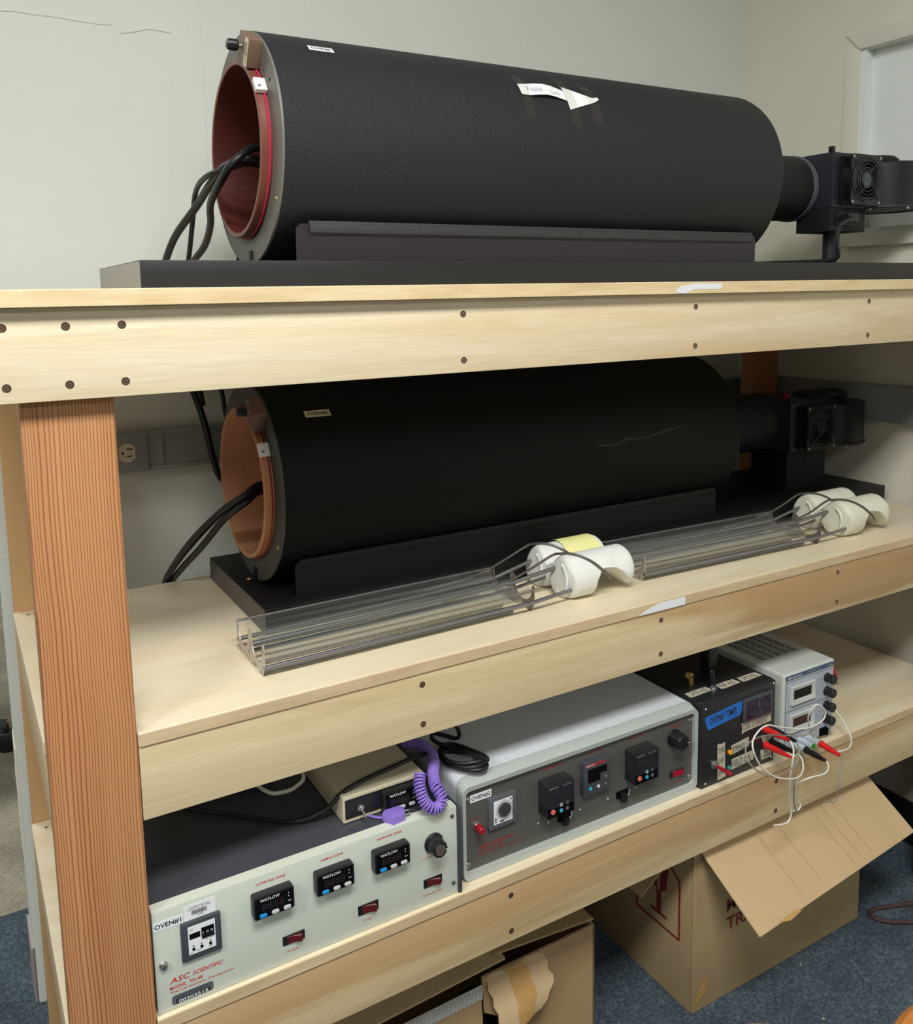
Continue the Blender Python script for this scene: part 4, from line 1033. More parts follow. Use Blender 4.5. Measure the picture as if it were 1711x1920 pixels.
# digital timer
ty = Y1 - 0.0045
mb = MB(); mb.box(0.1862, 0.2342, ty, Y1 + 0.002, -0.7940, -0.7447); tm = build(mb, 'timer', M['grey_p2'], c1, 0.0010)
mb = MB(); mb.box(0.1942, 0.2268, ty - 0.0004, ty - 0.0001, -0.7862, -0.7496); build(mb, 'timer_face', M['label'], tm)
mb = MB(); mb.box(0.1957, 0.2085, ty - 0.0008, ty - 0.0004, -0.7661, -0.7591); mb.box(0.2100, 0.2251, ty - 0.0016, ty - 0.0004, -0.7663, -0.7560); mb.box(0.2102, 0.2254, ty - 0.0016, ty - 0.0004, -0.7698, -0.7674)
for xx, zz in ((0.1999, -0.7795), (0.2096, -0.7795), (0.2201, -0.7797)): mb.cyl((xx, ty - 0.0014, zz), (xx, ty - 0.0003, zz), 0.0018, n=14)
build(mb, 'timer_keys', M['lens'], tm)
mb = MB(); add_text(mb, '1 0 0', 0.2115, 0.2238, -0.7636, -0.7606, onY(ty - 0.0018)); build(mb, 'lettering', M['white_ink'], tm)
mb = MB(); add_text(mb, '0 . 0 1', 0.2150, 0.2235, -0.7735, -0.7712, onY(ty - 0.0006)); add_text(mb, 'H3CA', 0.2035, 0.2090, -0.7840, -0.7820, onY(ty - 0.0006)); add_text(mb, 'OUT', 0.1975, 0.2000, -0.7560, -0.7525, onY(ty - 0.0006)); add_text(mb, 'TIMER', 0.1950, 0.1990, -0.7850, -0.7835, onY(ty - 0.0006)); add_text(mb, 'RESET', 0.2180, 0.2230, -0.7838, -0.7823, onY(ty - 0.0006))
for xx, zz in ((0.1999, -0.7760), (0.2096, -0.7762), (0.2201, -0.7764)): mb.box(xx - 0.0012, xx + 0.0012, ty - 0.0007, ty - 0.0005, zz, zz + 0.0010)
build(mb, 'lettering', M['ink'], tm)
# panel lock, knob, screws
mb = MB(); mb.lathe((0.1645, Y1, -0.7890), (0, -1, 0), [(0, 0.0052), (0.0015, 0.0052), (0.0025, 0.0044), (0.0050, 0.0040), (0.0055, 0.0030)], 20, 0); mb.box(0.1638, 0.1652, Y1 - 0.0058, Y1 - 0.0054, -0.7912, -0.7870, 1)
build(mb, 'panel_lock', [M['steel'], M['hole']], c1)
def knob(x, z, y, par, r=0.0118, L=0.022, skirt=0.0145, face='steel', n=36):
    mb = MB()
    prof = [(0.0, skirt), (0.002, skirt), (0.0035, r + 0.001)]
    mb.lathe((x, y - 0.001, z), (0, -1, 0), prof, 36, 0)
    rings = []
    for t_, rr in ((0.003, r), (L - 0.0015, r * 0.96), (L, r * 0.88)):
        rings.append([(x + rr * (1 + 0.035 * math.cos(12 * 2 * PI * k / 72)) * math.cos(2 * PI * k / 72), y - t_, z + rr * (1 + 0.035 * math.cos(12 * 2 * PI * k / 72)) * math.sin(2 * PI * k / 72)) for k in range(72)])
    mb.loft(rings, 0)
    k_ = build(mb, 'knob', M['black'], par)
    mb = MB(); mb.lathe((x, y - L + 0.0002, z), (0, -1, 0), [(0, r * 0.68), (0.0006, r * 0.66)], 30); build(mb, 'knob_cap', M[face], k_)
    mb = MB(); mb.box(x + r * 0.70, x + r * 0.98, y - L - 0.0004, y - L + 0.0004, z - 0.0018, z - 0.0006); build(mb, 'pointer', M['white_ink'], k_)
knob(0.5335, -0.7610, Y1, c1)
bolt(0.5648, -0.7322, Y1, c1, 0.0030, 'grey_p2'); bolt(0.5648, -0.8347, Y1, c1, 0.0030, 'grey_p2')

# ------------------------------------------------------------------ OVEN#2 controller (middle)
c2 = thing('oven_controller', 'grey rounded controller with taupe panel between the other two, labelled OVEN#2', 'controller', (0.822, 0.15, ZL))
zt2 = -0.6985
mb = MB()
out = rrect(0.5887, 1.0565, ZL + 0.0008, -0.7055, 0.012, 5)
inn = rrect(0.5945, 1.0495, -0.8410, -0.7130, 0.008, 5)
o_ = lambda y, d=0: [(x, y, z) for x, z in out]
big = rrect(0.5880, 1.0572, ZL + 0.0006, zt2, 0.014, 5)
mb.loft([[(x, 0.028, z) for x, z in inn], [(x, 0.0165, z) for x, z in inn], [(x, 0.0155, z) for x, z in out], [(x, 0.030, z) for x, z in big], [(x, 0.034, z) for x, z in big]], 0, cap0=False, cap1=False)
build(mb, 'bezel', M['bezel2'], c2, ang=30)
mb = MB(); mb.plateY(big, 0.0342, 0.32); build(mb, 'case', M['case2'], c2, ang=40)
Y2 = 0.0225
mb = MB(); mb.plateY(inn, Y2, Y2 + 0.006); pn = build(mb, 'front_panel', M['panel2'], c2)
mb = MB(); mb.box(0.6048, 0.6418, Y2 - 0.0004, Y2 - 0.0001, -0.7358, -0.7238); build(mb, 'number_label', M['label'], pn)
print_text('OVEN#2', 0.6070, 0.6400, -0.7335, -0.7265, Y2 - 0.0006, M['ink'], pn)
# analogue timer
ty = Y2 - 0.006
mb = MB(); mb.box(0.6340, 0.6820, ty, Y2 + 0.002, -0.7862, -0.7375); tm = build(mb, 'timer', M['grey_p'], c2, 0.0012)
mb = MB(); mb.box(0.6420, 0.6749, ty - 0.0004, ty - 0.0001, -0.7794, -0.7427); build(mb, 'timer_face', M['label'], tm)
mb = MB(); mb.lathe((0.6600, ty - 0.0003, -0.7590), (0, -1, 0), [(0, 0.0150), (0.004, 0.0148), (0.0055, 0.0130)], 40); build(mb, 'timer_dial', M['clear_b'], tm)
mb = MB(); mb.lathe((0.6600, ty - 0.0003, -0.7590), (0, -1, 0), [(0, 0.0105), (0.003, 0.0105)], 30); mb.box(0.6585, 0.6615, ty - 0.0052, ty - 0.003, -0.7685, -0.7495); build(mb, 'timer_knob', M['grey_p2'], tm)
mb = MB()
for k in range(16):
    a = 2 * PI * k / 16; mb.box(0.660 + 0.0125 * math.cos(a) - 0.0005, 0.660 + 0.0125 * math.cos(a) + 0.0005, ty - 0.0007, ty - 0.0005, -0.759 + 0.0125 * math.sin(a) - 0.0008, -0.759 + 0.0125 * math.sin(a) + 0.0008)
mb.box(0.6440, 0.6462, ty - 0.0007, ty - 0.0005, -0.7730, -0.7690); mb.cyl((0.6452, ty - 0.0007, -0.7755), (0.6452, ty - 0.0004, -0.7755), 0.0014, n=10); mb.box(0.652, 0.659, ty - 0.0007, ty - 0.0005, -0.7775, -0.7755); mb.box(0.671, 0.673, ty - 0.0007, ty - 0.0005, -0.7475, -0.7445)
build(mb, 'dial_print', M['ink'], tm)
# red push button
mb = MB(); mb.lathe((0.6150, Y2, -0.7735), (0, -1, 0), [(0, 0.0062), (0.002, 0.0062), (0.0024, 0.0045), (0.006, 0.0045)], 20, 0); mb.lathe((0.6150, Y2 - 0.005, -0.7735), (0, -1, 0), [(0, 0.0054), (0.012, 0.0052), (0.0130, 0.0044)], 22, 1)
build(mb, 'push_button', [M['steel'], M['red_d']], c2)
print_text('START', 0.6095, 0.6222, -0.7640, -0.7612, Y2 - 0.0003, M['red_ink2'], pn)
print_text('ASC', 0.6192, 0.6400, -0.8135, -0.8070, Y2 - 0.0003, M['red_ink2'], pn, 0.25); print_text('SCIENTIFIC', 0.6430, 0.6815, -0.8130, -0.8080, Y2 - 0.0003, M['red_ink2'], pn, 0.25)
print_text('MODEL  TD-48SC', 0.6191, 0.6633, -0.8192, -0.8153, Y2 - 0.0003, M['red_ink2'], pn); print_text('Thermal Specimen Demagnetizer', 0.6190, 0.6951, -0.8250, -0.8210, Y2 - 0.0003, M['red_ink2'], pn)
for s_, xa, xb, za in (('OUTER END ZONE', 0.7323, 0.7717, -0.7252), ('SAMPLE ZONE', 0.8230, 0.8520, -0.7242), ('INNER END ZONE', 0.9050, 0.9405, -0.7240), ('COOLING', 0.9990, 1.0210, -0.7270), ('TEMPERATURE', 0.9978, 1.0225, -0.7310), ('COOLING FAN', 1.0008, 1.0280, -0.8315)):
    print_text(s_, xa, xb, za, za + 0.0030, Y2 - 0.0003, M['red_ink2'], pn)
print_text('SENSOR', 0.7690, 0.7800, -0.8280, -0.8260, Y2 - 0.0003, M['ink'], pn); print_text('SENSOR', 0.8870, 0.8980, -0.8280, -0.8260, Y2 - 0.0003, M['ink'], pn)
def big_ctrl(x0, z0, y, par):
    """deep 1/16 DIN controller under a clear cover, five buttons"""
    x1, z1 = x0 + 0.0515, z0 + 0.0530
    mb = MB(); mb.plateY(rrect(x0, x1, z0, z1, 0.003, 3), y - 0.024, y); hs = build(mb, 'zone_controller', M['wat'], par, 0.0010)
    mb = MB(); mb.plateY(rrect(x0 + 0.0012, x1 - 0.0012, z0 + 0.0012, z1 - 0.0030, 0.002, 3), y - 0.0246, y - 0.0240); build(mb, 'lens', M['lens'], hs)
    mb = MB()
    mb.plateY(rrect(x0 - 0.0008, x1 + 0.0012, z0 + 0.020, z1 + 0.0014, 0.003, 3), y - 0.0300, y - 0.0288)
    mb.box(x0 - 0.0008, x1 + 0.0012, y - 0.029, y - 0.004, z1 + 0.0002, z1 + 0.0014); mb.box(x0 - 0.0012, x0 - 0.0002, y - 0.029, y - 0.004, z0 + 0.020, z1 + 0.001)
    build(mb, 'clear_cover', M['clear_b'], hs)
    mb = MB(); add_text(mb, '8888', x0 + 0.006, x0 + 0.036, z1 - 0.0200, z1 - 0.0085, onY(y - 0.0249)); build(mb, 'display_segments', M['lens_seg'], hs)
    mb = MB(); add_text(mb, 'WATLOW', x0 + 0.003, x0 + 0.021, z1 - 0.0060, z1 - 0.0035, onY(y - 0.0249)); add_text(mb, 'EZ-ZONE', x0 + 0.029, x0 + 0.045, z1 - 0.0060, z1 - 0.0035, onY(y - 0.0249)); build(mb, 'lettering', M['white_ink'], hs)
    for dx, dz, rr, mm in ((0.0100, 0.0105, 0.0042, 'coral_b'), (0.0255, 0.0085, 0.0031, 'cyan_b'), (0.0255, 0.0178, 0.0029, 'white_b'), (0.0370, 0.0180, 0.0030, 'grey_p'), (0.0370, 0.0088, 0.0030, 'grey_p')):
        mb = MB(); mb.lathe((x0 + dx, y - 0.0244, z0 + dz), (0, -1, 0), [(0, rr), (0.0012, rr), (0.0018, rr * 0.8)], 20); build(mb, 'button', M[mm], hs)
    return hs
big_ctrl(0.7262, -0.7905, Y2, c2); big_ctrl(0.8990, -0.7900, Y2, c2)
# middle controller, grey bezel
x0, z0, y = 0.8072, -0.7872, Y2
mb = MB(); mb.plateY(rrect(x0, x0 + 0.0530, z0, z0 + 0.0555, 0.0025, 3), y - 0.0095, y); hs = build(mb, 'zone_controller', M['grey_p2'], c2, 0.0012)
mb = MB(); mb.plateY([(0.8156, -0.7441), (0.8160, -0.7668), (0.8398, -0.7668), (0.8402, -0.7553), (0.8539, -0.7553), (0.8538, -0.7440)], y - 0.0100, y - 0.0093); build(mb, 'lens', M['lens'], hs)
mb = MB(); mb.plateY(rrect(0.8105, 0.8500, -0.7400, -0.7357, 0.001, 2), y - 0.0099, y - 0.0094); build(mb, 'logo_band', M['red_ink2'], hs)
mb = MB(); add_text(mb, 'WATLOW', 0.8115, 0.8290, -0.7393, -0.7364, onY(y - 0.0101)); build(mb, 'lettering', M['white_ink'], hs)
for bx, bz_, rr, mm in ((0.8204, -0.7766, 0.0030, 'cyan_b'), (0.8365, -0.7770, 0.0028, 'white_b'), (0.8516, -0.7772, 0.0028, 'grey_p'), (0.8515, -0.7652, 0.0028, 'grey_p')):
    mb = MB(); mb.lathe((bx, y - 0.0093, bz_), (0, -1, 0), [(0, rr), (0.0012, rr), (0.0018, rr * 0.8)], 18); build(mb, 'button', M[mm], hs)
# thermocouple jacks: steel-lined slot with black plug
for x0 in (0.7630, 0.8815):
    mb = MB(); mb.box(x0, x0 + 0.0270, Y2 - 0.0010, Y2 + 0.001, -0.8195, -0.8070); jk = build(mb, 'sensor_jack', M['lens'], c2, 0.0003, 1)
    mb = MB(); mb.box(x0 + 0.020, x0 + 0.0268, Y2 - 0.0018, Y2 - 0.0009, -0.8190, -0.8165); mb.box(x0 + 0.0255, x0 + 0.0268, Y2 - 0.0018, Y2 - 0.0009, -0.8190, -0.8085); build(mb, 'steel_liner', M['white_b'], jk)
    mb = MB(); mb.box(x0 + 0.006, x0 + 0.0155, Y2 - 0.0110, Y2 - 0.0009, -0.8230, -0.8090); build(mb, 'plug', M['black'], jk, 0.001)
rocker(0.9982, 1.0304, -0.8203, -0.8075, Y2, c2, 'red_d', 0.004)
knob(1.0065, -0.7478, Y2, c2, 0.0135, 0.024, 0.0150, 'black')
for x, z in ((0.5995, -0.7285), (0.6000, -0.8310), (1.0438, -0.7280), (1.0440, -0.8300)): bolt(x, z, Y2, c2, 0.0040)
for x, z in ((0.7260, -0.8085), (0.7457, -0.8126), (0.8065, -0.8127), (0.8638, -0.8127), (0.9246, -0.8118)): bolt(x, z, Y2, c2, 0.0022)
mb = MB(); mb.box(0.602, 0.652, 0.038, 0.060, zt2 + 0.0002, zt2 + 0.0004); build(mb, 'barcode_label', M['label'], c2)
mb = MB(); rnd = random.Random(5); x = 0.615
while x < 0.640:
    bw = rnd.choice((0.0004, 0.0007)); mb.box(x, x + bw, 0.043, 0.054, zt2 + 0.0004, zt2 + 0.0006); x += bw + rnd.choice((0.0004, 0.0007))
build(mb, 'barcode', M['ink'], c2)

# ------------------------------------------------------------------ small temperature controller on top of the left controller
zs = -0.7190
sb = thing('temperature_controller', 'small beige temperature controller standing on the left oven controller', 'controller', (0.48, 0.12, zs))
mb = MB(); mb.box(0.4175, 0.5440, 0.047, 0.225, zs + 0.0003, -0.6795); build(mb, 'case', M['beige'], sb, 0.003, 3)
yb = 0.0465
mb = MB(); mb.box(0.4205, 0.5405, yb - 0.0005, yb + 0.002, zs + 0.007, -0.6845); fp = build(mb, 'front_panel', M['wat'], sb)
mb = MB(); mb.lathe((0.4430, yb - 0.0005, -0.7005), (0, -1, 0), [(0, 0.0046), (0.002, 0.0046), (0.0022, 0.0028), (0.005, 0.0026)], 18); mb.cyl((0.4430, yb - 0.004, -0.7005), (0.4445, yb - 0.016, -0.7080), 0.0013, 0.0019, 10); build(mb, 'toggle_switch', M['steel'], sb)
watlow(0.4735, -0.7158, yb, sb)

# purple coiled cord
helix = []
core = smooth([(0.528, 0.028, -0.668), (0.522, 0.020, -0.676), (0.520, 0.012, -0.686), (0.522, 0.006, -0.697), (0.529, 0.000, -0.706), (0.541, 0.000, -0.708), (0.548, 0.002, -0.700), (0.546, 0.010, -0.690), (0.547, 0.022, -0.686), (0.556, 0.042, -0.682), (0.570, 0.066, -0.680), (0.580, 0.095, -0.684), (0.582, 0.130, -0.688), (0.572, 0.170, -0.700)], 40)
def helix_of(core, Rr, turns_per_m):
    out = []; L = 0; nrm = (core[1] - core[0]).orthogonal().normalized()
    for i in range(len(core)):
        tg = (core[min(i + 1, len(core) - 1)] - core[max(i - 1, 0)]).normalized()
        nrm = (nrm - tg * nrm.dot(tg)).normalized(); bn = tg.cross(nrm)
        if i > 0: L += (core[i] - core[i - 1]).length
        a = 2 * PI * turns_per_m * L
        out.append(core[i] + (nrm * math.cos(a) + bn * math.sin(a)) * Rr)
    return out
cs = []
for i in range(len(core) - 1):
    for k in range(2): cs.append(core[i].lerp(core[i + 1], k / 2))
hx = helix_of(cs, 0.0072, 250)
pc = thing('coiled_lead', 'purple coiled thermocouple cord with a plug beside the small beige controller', 'coiled cord', (0.535, 0.02, -0.712))
mb = MB(); mb.tube(hx, 0.0017, 6, 1); build(mb, 'coil', M['purple'], pc, ang=80)
mb = MB(); mb.tube([(0.480, 0.034, -0.7158), (0.470, 0.030, -0.716), (0.462, 0.036, -0.7165), (0.455, 0.046, -0.7168)], 0.0020, 8)
mb.plateZ([(0.466, 0.026), (0.478, 0.040), (0.494, 0.038), (0.499, 0.026), (0.495, 0.012), (0.476, 0.010)], -0.7190, -0.7080)
build(mb, 'plug', M['purple'], pc, 0.0015)
mb = MB(); mb.box(0.492, 0.506, 0.0165, 0.0195, -0.7150, -0.7130); mb.box(0.494, 0.507, 0.025, 0.0275, -0.7150, -0.7130); build(mb, 'prong', M['steel'], pc)
# black power cord over the small controller and its coiled hank on the middle controller
cable('black_cable', 'thin black power cord running across the small beige controller', [(0.24, 0.20, -0.7155), (0.31, 0.13, -0.7155), (0.360, 0.085, -0.7150), (0.400, 0.068, -0.702), (0.420, 0.060, -0.681), (0.452, 0.056, -0.669), (0.50, 0.062, -0.667), (0.540, 0.074, -0.670), (0.575, 0.095, -0.682), (0.590, 0.13, -0.692)], 0.0032, n=8, cat='cord')
hk = []
for k in range(90):
    a = 2 * PI * 3.2 * k / 89
    hk.append((0.617 + 0.022 * math.cos(a) * (1 + 0.18 * math.sin(k * 0.21)) + 0.010 * math.sin(a) , 0.062 - 0.038 * math.sin(a) + 0.004 * math.cos(k * .4), -0.6945 + 0.0045 * (k / 89) * 3 + 0.006 * max(0, math.sin(a)) ))
hk += [(0.600, 0.11, -0.680), (0.598, 0.12, -0.668), (0.612, 0.118, -0.656), (0.632, 0.112, -0.660), (0.641, 0.112, -0.678), (0.640, 0.122, -0.690), (0.632, 0.150, -0.6945), (0.600, 0.20, -0.6945), (0.57, 0.27, -0.6945)]
cable('black_cable', 'black power cord wound in a hank on the grey middle controller', hk, 0.0033, n=8, cat='cord', sub=3)
cable('white_cable', 'pale cable loop lying in the dark behind the small beige controller', [(0.33, 0.26, -0.712), (0.345, 0.16, -0.703), (0.366, 0.150, -0.707), (0.388, 0.152, -0.706), (0.404, 0.165, -0.699), (0.405, 0.25, -0.700)], 0.0030, 'pvcw', n=8)
cable('black_cable', 'dark cable lying across the top of the left oven controller', [(0.20, 0.24, -0.7145), (0.25, 0.215, -0.7145), (0.31, 0.20, -0.7145), (0.36, 0.21, -0.7145), (0.40, 0.26, -0.7145)], 0.0042, n=8)
for i, (pts, lab) in enumerate((([(0.95, 0.36, -0.60), (1.00, 0.32, -0.66), (1.06, 0.25, -0.66), (1.10, 0.22, -0.68), (1.12, 0.20, -0.692)], 'black cable in the shade behind the black control box, lower one'), ([(1.02, 0.38, -0.62), (1.06, 0.26, -0.645), (1.13, 0.24, -0.65), (1.22, 0.30, -0.63), (1.30, 0.36, -0.60)], 'black cable in the shade behind the black control box, upper one'), ([(1.26, 0.34, -0.60), (1.30, 0.22, -0.640), (1.335, 0.16, -0.670), (1.38, 0.17, -0.685), (1.44, 0.24, -0.75)], 'thick black cable running down over the bench power supply'))):
    cable('black_cable', lab, pts, (0.006, 0.005, 0.009)[i], n=8)

# ------------------------------------------------------------------ black timer box
yb = 0.009; zt = -0.6975
bb = thing('timer_box', 'black project box covered with masking tape labels and a blue tape strip', 'electronics box', (1.15, 0.09, ZL))
mb = MB(); mb.box(1.0580, 1.2420, yb + 0.004, 0.19, ZL + 0.0006, zt); build(mb, 'case', M['blackbox'], bb, 0.003, 3)
mb = MB(); mb.box(1.0590, 1.2410, yb, yb + 0.0042, ZL + 0.0015, zt - 0.0012); fp = build(mb, 'front_panel', M['blackbox'], bb, 0.0010)
for x, z in ((1.0665, -0.7083), (1.0690, -0.8447), (1.2360, -0.7040), (1.2350, -0.8440)): bolt(x, z, yb, bb, 0.0024)
def tape_piece(poly, m, par, nm='tape_label', y=yb):
    mb = MB(); mb.plateY(poly, y - 0.0004, y - 0.0001); return build(mb, nm, M[m], par)
tape_piece([(1.0652, -0.7245), (1.0700, -0.7230), (1.1559, -0.7155), (1.1545, -0.7250), (1.1560, -0.7300), (1.1516, -0.7406), (1.0723, -0.7480), (1.0700, -0.7400), (1.0670, -0.7330)], 'bluetape', fp, 'blue_tape')
mb = MB(); add_text(mb, 'OVEN#1 TIMER', 1.0760, 1.1430, -0.7410, -0.7265, lambda x, z: (x, yb - 0.0006, z + (x - 1.076) * 0.07)); build(mb, 'lettering', M['ink'], fp)
mb = MB(); mb.box(1.1560, 1.2295, yb - 0.0045, yb, -0.7570, -0.7130); dp = build(mb, 'panel_meter', M['grey_p2'], bb, 0.0015)
mb = MB(); mb.box(1.1625, 1.2245, yb - 0.0050, yb - 0.0044, -0.7520, -0.7190); build(mb, 'lens', M['lens_vio'], dp)
mb = MB(); mb.tube([(1.1915, yb - 0.0053, -0.7200), (1.1935, yb - 0.0053, -0.7280), (1.1925, yb - 0.0053, -0.7330), (1.1985, yb - 0.0053, -0.7430), (1.2005, yb - 0.0053, -0.7480)], 0.0006, 5); build(mb, 'scratch', M['ink_g'], dp)
tape_piece([(1.1550, -0.7585), (1.2324, -0.7558), (1.2310, -0.7640), (1.2325, -0.7732), (1.1640, -0.7760), (1.1563, -0.7790), (1.1570, -0.7690)], 'mask', fp); print_text('COIL CURRENT', 1.1575, 1.2230, -0.7720, -0.7625, yb - 0.0006, M['ink'], fp)
tape_piece([(1.1302, -0.7925), (1.1749, -0.7880), (1.1740, -0.7980), (1.1747, -0.8055), (1.1316, -0.8096), (1.1325, -0.8010)], 'mask', fp); print_text('TIMING', 1.1335, 1.1640, -0.8060, -0.7955, yb - 0.0006, M['ink'], fp)
tape_piece([(1.1319, -0.8190), (1.1400, -0.8180), (1.1860, -0.8168), (1.1880, -0.8342), (1.1316, -0.8382), (1.1335, -0.8290)], 'mask', fp); print_text('FIELD ON', 1.1345, 1.1800, -0.8345, -0.8220, yb - 0.0006, M['ink'], fp)
tape_piece([(1.0962, -0.7815), (1.1000, -0.7800), (1.1060, -0.7822), (1.1147, -0.7808), (1.1172, -0.8462), (1.1140, -0.8455), (1.0981, -0.8482)], 'mask', fp); print_text('TIME', 1.0975, 1.1140, -0.7985, -0.7890, yb - 0.0006, M['ink'], fp); print_text('OFF', 1.0985, 1.1130, -0.8180, -0.8085, yb - 0.0006, M['ink'], fp); print_text('ON', 1.1000, 1.1120, -0.8390, -0.8310, yb - 0.0006, M['ink'], fp)
tape_piece([(1.2061, -0.7950), (1.2350, -0.7990), (1.2339, -0.8134), (1.2121, -0.8111)], 'mask', fp); print_text('DC OUT', 1.2085, 1.2320, -0.8080, -0.8010, yb - 0.0006, M['ink'], fp)
tape_piece([(1.2054, -0.8225), (1.2345, -0.8262), (1.2342, -0.8428), (1.2079, -0.8420)], 'mask', fp); print_text('DC', 1.2150, 1.2250, -0.8320, -0.8265, yb - 0.0006, M['ink'], fp); print_text('INPUT', 1.2095, 1.2310, -0.8400, -0.8340, yb - 0.0006, M['ink'], fp)
mb = MB(); mb.lathe((1.0881, yb, -0.8144), (0, -1, 0), [(0, 0.0072), (0.002, 0.0072), (0.0026, 0.0050), (0.008, 0.0046)], 18, 0); mb.lathe((1.0881, yb - 0.007, -0.8144), Vector((0.06, -1, -0.02)), [(0, 0.0022), (0.010, 0.0034), (0.030, 0.0040), (0.032, 0.0030)], 14, 1); build(mb, 'toggle_switch', [M['steel'], M['red_d']], bb)
mb = MB(); mb.lathe((1.1263, yb, -0.8029), (0, -1, 0), [(0, 0.0046), (0.004, 0.0044), (0.006, 0.0025)], 14); build(mb, 'indicator', M['orange'], bb)
mb = MB(); mb.lathe((1.1258, yb, -0.8318), (0, -1, 0), [(0, 0.0040), (0.003, 0.0038), (0.005, 0.002)], 14); build(mb, 'indicator', M['teal'], bb)
for (x0, x1, y0, y1, s_) in ((1.060, 1.112, 0.038, 0.054, '5V DC'), (1.130, 1.176, 0.033, 0.050, '5V IN'), (1.184, 1.232, 0.033, 0.049, '7AV AC')):
    mb = MB(); mb.plateZ([(x0, y0), (x0 + 0.01, y0 - 0.001), (x1 + 0.003, y0 + 0.001), (x1, y1), (x1 - 0.02, y1 + 0.001), (x0 + 0.002, y1)], zt + 0.0001, zt + 0.0004); build(mb, 'tape_label', M['mask'], bb)
    mb = MB(); add_text(mb, s_, x1 - 0.006, x0 + 0.006, y1 - 0.002, y0 + 0.003, lambda x, y: (x, y, zt + 0.0006)); build(mb, 'lettering', M['ink'], bb)
mb = MB(); mb.lathe((1.1170, 0.040, zt), (0, 0, 1), [(0, 0.0070), (0.003, 0.0070), (0.0035, 0.0050), (0.008, 0.0048)], 18, 0); mb.lathe((1.1170, 0.040, zt + 0.008), (-0.1, 0.1, 1), [(0, 0.0035), (0.004, 0.0045), (0.026, 0.0045), (0.028, 0.003)], 14, 1); build(mb, 'toggle_switch', [M['steel'], M['black']], bb)
mb = MB(); mb.box(1.150, 1.172, 0.082, 0.104, zt + 0.0001, zt + 0.052); mb.cyl((1.161, 0.093, zt + 0.05), (1.161, 0.093, zt + 0.075), 0.006); build(mb, 'connector', M['black'], bb, 0.002)
mb = MB(); mb.cyl((1.098, 0.075, zt), (1.098, 0.075, zt + 0.020), 0.0045); mb.cyl((1.098, 0.075, zt + 0.018), (1.088, 0.072, zt + 0.020), 0.0055); build(mb, 'connector', M['brass'], bb)

# ------------------------------------------------------------------ bench power supply
yp = 0.012; pz0, pz1 = -0.8470, -0.6990
ps = thing('power_supply', 'ivory bench power supply with two meters and four black knobs', 'power supply', (1.339, 0.13, ZL))
px0, px1 = 1.2668, 1.4105
mb = MB(); mb.box(px0, px1, yp + 0.0005, 0.265, pz0, pz1); cs_ = build(mb, 'case', M['psu'], ps, 0.005, 4)
mb = MB(); mb.box(px0 + 0.0060, px1 - 0.0045, yp - 0.0008, yp + 0.002, pz0 + 0.002, -0.7135); fp = build(mb, 'front_panel', M['psu_f'], ps, 0.0006, 1)
mb = MB(); mb.box(px0 + 0.0060, px1 - 0.0050, yp - 0.0007, yp + 0.002, -0.7110, -0.7032); bd = build(mb, 'brand_band', M['navy'], ps)
mb = MB(); mb.box(1.2785, 1.2820, yp - 0.0009, yp - 0.0007, -0.7090, -0.7055); add_text(mb, 'BK PRECISION', 1.2840, 1.3160, -0.7092, -0.7058, onY(yp - 0.0009)); add_text(mb, 'DC POWER SUPPLY', 1.3320, 1.3680, -0.7080, -0.7060, onY(yp - 0.0009)); add_text(mb, '1670A', 1.3900, 1.4000, -0.7085, -0.7060, onY(yp - 0.0009)); build(mb, 'lettering', M['white_ink'], bd)
mb = MB(); mb.box(px0 + 0.006, px1 - 0.005, yp - 0.0012, yp - 0.0007, -0.7720, -0.7712); mb.box(px0 + 0.006, px1 - 0.005, yp - 0.0012, yp - 0.0007, -0.7145, -0.7137); mb.box(px0 + 0.0056, px0 + 0.0062, yp - 0.0012, yp - 0.0007, pz0 + 0.003, -0.7137); build(mb, 'panel_line', M['navy'], fp)
for (za, zb_, ln) in ((-0.7595, -0.7258, 'lens'), (-0.8130, -0.7802, 'lens_red')):
    mb = MB()
    ox0, ox1 = 1.2845, 1.3512
    o4 = [(ox0, za), (ox1, za), (ox1, zb_), (ox0, zb_)]; i4 = [(ox0 + 0.0080, za + 0.0078), (ox1 - 0.0080, za + 0.0078), (ox1 - 0.0080, zb_ - 0.0070), (ox0 + 0.0080, zb_ - 0.0070)]
    mb.loft([[(x, yp - 0.0005, z) for x, z in o4], [(x, yp - 0.0050, z) for x, z in o4], [(x + (0.001 if x < 1.3 else -0.001), yp - 0.0055, z) for x, z in o4], [(x, yp - 0.0030, z) for x, z in i4], [(x, yp - 0.0010, z) for x, z in i4]], 0, cap0=False, cap1=False)
    mf = build(mb, 'meter_bezel', M['psu'], ps)
    mb = MB(); mb.plateY(i4, yp - 0.0015, yp - 0.0009); build(mb, 'lens', M[ln], mf)
    if ln == 'lens_red':
        mb = MB()
        for xx in (1.303, 1.313, 1.318, 1.330): mb.box(xx, xx + 0.0010, yp - 0.0018, yp - 0.0016, za + 0.011, za + 0.022)
        build(mb, 'display_segments', M['red_sw'], mf)
    mb = MB(); mb.box(ox0 + 0.002, ox1 - 0.002, yp - 0.0011, yp - 0.0008, za - 0.0040, za - 0.0034)
    for k in range(6): mb.box(ox0 + 0.008 + 0.010 * k, ox0 + 0.0105 + 0.010 * k, yp - 0.0011, yp - 0.0008, za - 0.0062, za - 0.0038)
    build(mb, 'scale_print', M['ink_g'], fp)
